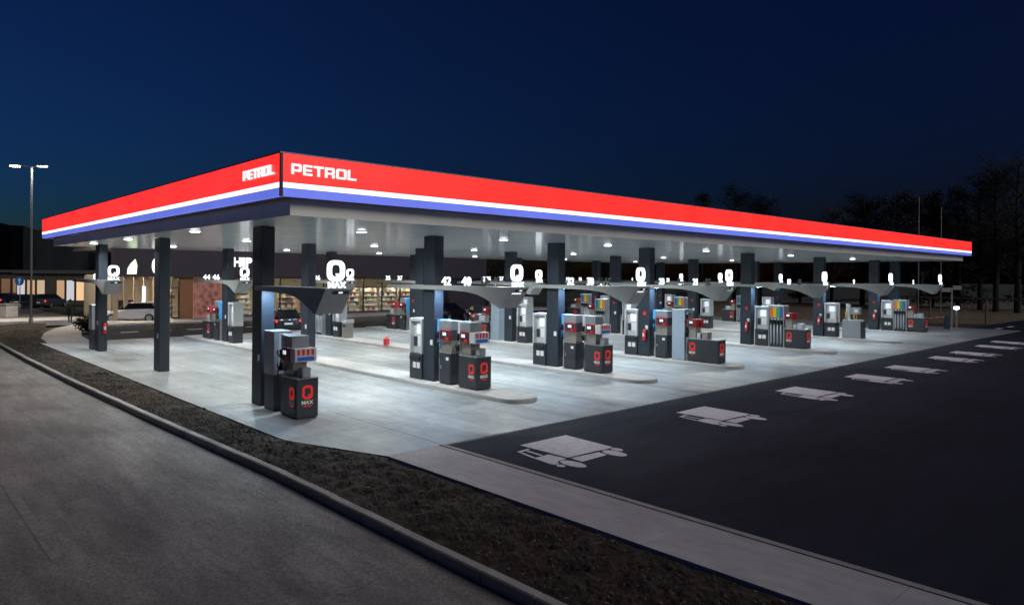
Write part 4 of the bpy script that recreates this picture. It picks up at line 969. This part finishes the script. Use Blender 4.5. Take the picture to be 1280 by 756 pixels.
# far hillside lights and hill
hb = MB(); n = 60
for k in range(n + 1):
    a = YAW + 1.15 - k / n * 0.78; d = 620 + 30 * math.sin(k * 0.7)
    hgt = 40 - 0.9 * max(0, k - 40) * 1.6 + 7 * noise.noise((k * 0.25, 0, 0)) + 2.5 * noise.noise((k * 0.9, 3, 0))
    hb.v += [(d * math.cos(a), d * math.sin(a), -2), (d * math.cos(a), d * math.sin(a), max(4, hgt)), ((d + 160) * math.cos(a), (d + 160) * math.sin(a), max(3, hgt * 0.8)), ((d + 160) * math.cos(a), (d + 160) * math.sin(a), -2)]
for k in range(n):
    for j in range(3): hb.f.append((k * 4 + j, (k + 1) * 4 + j, (k + 1) * 4 + j + 1, k * 4 + j + 1))
struct(recalc(hb.build('hill', mat('wooded hill', (0.012, 0.014, 0.016), 0.95, 0, 0.3, 0.05))))

# ------------------------------------------------------------------ trees
def tree_proto(seed, kind):
    r = random.Random(seed); trunk = MB(); leaf = MB()
    h = 10.0
    trunk.tube([(0, 0, 0), (0.05, 0.03, h * 0.4), (0.0, 0.08, h * 0.75), (0.02, 0.05, h)], 0.2, 8, 0.03)
    nl = 46 if kind == 'bare' else 60
    for k in range(nl):
        z = h * (r.uniform(0.25, 0.95) if kind != 'conifer' else r.uniform(0.12, 0.97)); a = r.uniform(0, 2 * PI)
        if kind == 'conifer': l = 2.3 * (1 - z / h) ** 0.8 + 0.25; dz = -0.15 * l
        elif kind == 'round': l = 2.9 * math.sqrt(max(0.05, 1 - ((z / h - 0.62) / 0.42) ** 2)) * r.uniform(0.7, 1.05); dz = 0.35 * l
        else: l = r.uniform(1.2, 2.6) * (1.15 - 0.6 * z / h); dz = 0.75 * l
        e = Vector((math.cos(a) * l, math.sin(a) * l, dz)); o_ = Vector((0.02, 0.05, z))
        mid = o_ + e * 0.5 + Vector((r.uniform(-.1, .1), r.uniform(-.1, .1), 0.05))
        trunk.tube([o_, mid, o_ + e], 0.045, 4, 0.012)
        m_ = {'bare': 60, 'conifer': 90, 'round': 110}[kind]
        for q in range(m_):
            s = r.uniform(0.25, 1.05); p = o_ + e * s + Vector((r.gauss(0, 0.26), r.gauss(0, 0.26), r.gauss(0, 0.2)))
            if kind == 'bare':
                d = Vector((r.gauss(0, 1), r.gauss(0, 1), r.gauss(0.6, 0.8))).normalized() * r.uniform(0.25, 0.6); wv = d.orthogonal().normalized() * 0.016
                leaf.quad([p - wv, p + wv, p + d + wv * 0.3, p + d - wv * 0.3])
            else:
                z_ = r.uniform(0.04, 0.085); a1 = Vector((r.gauss(0, 1), r.gauss(0, 1), r.gauss(0, 1))).normalized(); a2 = a1.orthogonal().normalized()
                leaf.quad([p - a1 * z_ - a2 * z_ * 0.6, p + a1 * z_ - a2 * z_ * 0.6, p + a1 * z_ * 0.9 + a2 * z_ * 0.6, p - a1 * z_ * 0.8 + a2 * z_ * 0.6])
    return trunk.mesh('trunk', M_BARK), leaf.mesh('crown', M_LEAF)
TP = {k: [tree_proto(s, k) for s in (1, 2)] for k in ('bare', 'conifer', 'round')}
def tree(u, d, h, kind, k, label, group, wide=1.0):
    x, y = at(u, d); t = thing(kind.replace('bare', 'bare_tree').replace('conifer', 'conifer_tree').replace('round', 'leafy_tree'), (x, y, -0.45), random.uniform(0, 6.28), label, 'tree', group)
    a, b = TP[kind][k % 2]; s = h / 10.0
    for me, nm in ((a, 'trunk'), (b, 'crown')):
        o = inst(me, nm, t); o.scale = (s * wide, s * wide, s)
GT_ = 'dark trees behind the station'
def zpx(v, u, d): return H - (v - 0.008 * (u - 640) - 345.47) * d / FPX
TRS = [(876, 92, 240, 'conifer', .9), (918, 95, 236, 'bare', 1.1), (950, 98, 252, 'bare', 1.1), (1078, 90, 247, 'bare', 1.2), (1095, 95, 250, 'round', 1.0), (1122, 88, 240, 'round', 1.0), (1165, 86, 238, 'conifer', .9), (1198, 84, 228, 'conifer', 1.0), (1245, 76, 206, 'bare', 1.0), (1272, 74, 212, 'bare', 1.1), (1300, 78, 200, 'conifer', 1.0), (1225, 80, 216, 'round', 0.9), (1040, 100, 262, 'bare', 1.1), (1150, 92, 250, 'bare', 1.2)]
for k, (u, d, v, kind, wd) in enumerate(TRS):
    w_ = {0: 'pointed dark tree above the middle of the canopy edge', 1: 'taller bare dark tree standing above the canopy edge', 2: 'bare low tree just right of the taller one above the canopy edge', 12: 'low bare tree top barely clearing the right half of the canopy edge'}.get(k, '')
    if not w_:
        w_ = f'{"bare" if kind == "bare" else "pointed conifer" if kind == "conifer" else "round leafy"} tree right against night sky, ' + {3: 'leftmost of the clump', 4: 'just right of the leftmost bare one', 5: 'above the canopy tip', 6: 'by the thin poles', 7: 'right of the thin poles', 8: 'tallest of the clump', 9: 'near the picture edge', 10: 'cut by the picture edge', 11: 'left of the tallest one', 13: 'between the two thin poles'}[k]
    tree(u, d, zpx(v, u, d) + 0.45, kind, k, w_, GT_, wd)
for k, (u, d, v) in enumerate([(640, 88, 322), (700, 90, 318), (760, 92, 324), (1000, 92, 330), (610, 86, 330)]):
    tree(u, d, zpx(v, u, d) + 0.45, 'round', k, f'dark low tree seen under the canopy, {["second from left","third from left","fourth from left","rightmost of them","at the end of the shop"][k]}', 'dark trees seen under the canopy', 1.5)
for k, (u, d, v) in enumerate([(4, 100, 340), (50, 110, 343), (118, 108, 338)]):
    tree(u, d, zpx(v, u, d) + 0.45, 'round', k, f'dark tree beyond the car park, {["at the left picture edge","behind the street lamp","behind the far left column"][k]}', 'dark trees beyond the car park', 1.2)
# dark shrub beside the footpath
def shrub():
    x, y = at(112, 44.2); t = thing('low_shrub', (x, y, 0), 0, 'low dark shrub at the forecourt corner behind the far left column', 'shrub')
    r = random.Random(5); st, lf = MB(), MB()
    for k in range(40):
        a = r.uniform(0, 2 * PI); l = r.uniform(0.3, 0.9); e = Vector((math.cos(a) * l, math.sin(a) * l, r.uniform(0.4, 0.95)))
        st.tube([(0, 0, 0), e * 0.5, e], 0.012, 4, 0.004)
        for q in range(28):
            p = e * r.uniform(0.4, 1.05) + Vector((r.gauss(0, .09), r.gauss(0, .09), r.gauss(0, .07))); a1 = Vector((r.gauss(0, 1), r.gauss(0, 1), r.gauss(0, 1))).normalized() * 0.05; a2 = a1.orthogonal() * 0.6
            lf.quad([p - a1 - a2, p + a1 - a2, p + a1 + a2, p - a1 + a2])
    st.build('stem', M_BARK, t); lf.build('crown', M_LEAF, t)
shrub()

# ------------------------------------------------------------------ right background: verge, beam, poles, sign, barrier
vb = MB(); v_ = []
for k in range(41):
    u = 880 + k * 14; x0, y0 = at(u, 66); x1, y1 = at(u, 90); h = 0.25 + 0.25 * noise.noise((k * .3, 1, 0))
    vb.v += [(x0, y0, -0.4), (*at(u, 70), h), (x1, y1, h + 0.25), (*at(u, 130), -0.3)]
for k in range(40):
    for j in range(3): vb.f.append((k * 4 + j, (k + 1) * 4 + j, (k + 1) * 4 + j + 1, k * 4 + j + 1))
struct(recalc(vb.build('verge', mat('dry verge', (0.16, 0.12, 0.07), 0.95, 0, 0.3, 2))))
t = thing('height_barrier', (0, 0, 0), 0, 'long low steel height barrier beam on posts behind the right end', 'barrier')
a, b = Vector((*at(1100, 72), 2.0)), Vector((*at(1330, 60), 2.0))
MB().tube([a, b], 0.07, 8).build('beam', mat('rusty beam', (0.22, 0.16, 0.11), 0.6, 0.2, 0.2, 4), t)
for u, d in ((1163, 68.2), (1233, 64.2), (1300, 61.2)):
    x, y = at(u, d); MB().cyl((x, y, -0.4), 0.08, 2.36, 8).build('post', mat('rusty beam', (0.22, 0.16, 0.11), 0.6), t)
for k, u in enumerate((1148, 1176)):
    x, y = at(u, 74); t = thing('flag_pole', (x, y, -0.4), 0, f'thin pale pole rising behind the canopy tip, {["left","right"][k]} of two', 'pole', 'thin poles behind the canopy tip')
    MB().cyl((0, 0, 0), 0.06, 12.6 - k * 1.0, 8, r2=0.035).build('shaft', M_GALV, t); MB().cyl((0, 0, 12.6 - k), 0.05, 0.08, 8).build('finial', M_SILVER, t)
x, y = at(1190, 51.5)
t = thing('direction_sign', (x, y, -0.03), 0, 'grey post with two small plates like a T at the far right end', 'sign')
MB().cyl((0, 0, 0), 0.05, 3.15, 10).build('post', M_GALV, t)
for s, w_, z in ((-1, 0.68, 2.86), (1, 0.62, 3.02)):
    c = MB(); p0 = rt * (s * 0.06); p1 = rt * (s * (0.06 + w_)); f = -fw * 0.03
    c.v = [tuple(v) for v in (p0 + up * z, p1 + up * z, p1 + up * (z + 0.30), p0 + up * (z + 0.30), p0 + f + up * z, p1 + f + up * z, p1 + f + up * (z + 0.30), p0 + f + up * (z + 0.30))]
    c.f = [(0, 1, 2, 3), (4, 5, 6, 7), (0, 1, 5, 4), (1, 2, 6, 5), (2, 3, 7, 6), (3, 0, 4, 7)]
    recalc(c.build('plate', mat('sign plate brown', (0.34, 0.28, 0.24), 0.6), t))
MB().tube([(0, 0, 3.1), tuple(rt * 0.5 + up * 3.12)], 0.025).build('arm', M_GALV, t)
x, y = at(1196, 52.5)
t = thing('exit_light', (x, y, -0.03), 0, 'short post with a bright white lamp beside the barrier', 'lamp post')
MB().cyl((0, 0, 0), 0.05, 1.55, 8).build('post', M_GALV, t)
B(-0.28, 0.28, -0.12, 0.12, 1.56, 1.76).build('lamp', emit('exit lamp', (0.85, 0.95, 1.0), 7.0), t, 0.03)
x, y = at(1184, 53.5)
t = thing('boom_barrier', (x, y, -0.03), 0, 'red and white boom barrier with dark drive box at the far right', 'barrier')
B(-0.17, 0.17, -0.17, 0.17, 0, 1.05).build('drive_box', M_DARK, t, 0.015)
for k in range(8):
    s0, s1 = 0.15 + k * 0.24, 0.15 + (k + 1) * 0.24
    a = -rt * s0 + up * (0.95 - 0.02 * k); b = -rt * s1 + up * (0.93 - 0.02 * k); MB().tube([a, b], 0.04, 6).build('boom_section', M_RED if k % 2 else mat('boom pink', (0.6, 0.3, 0.28), 0.5), t)
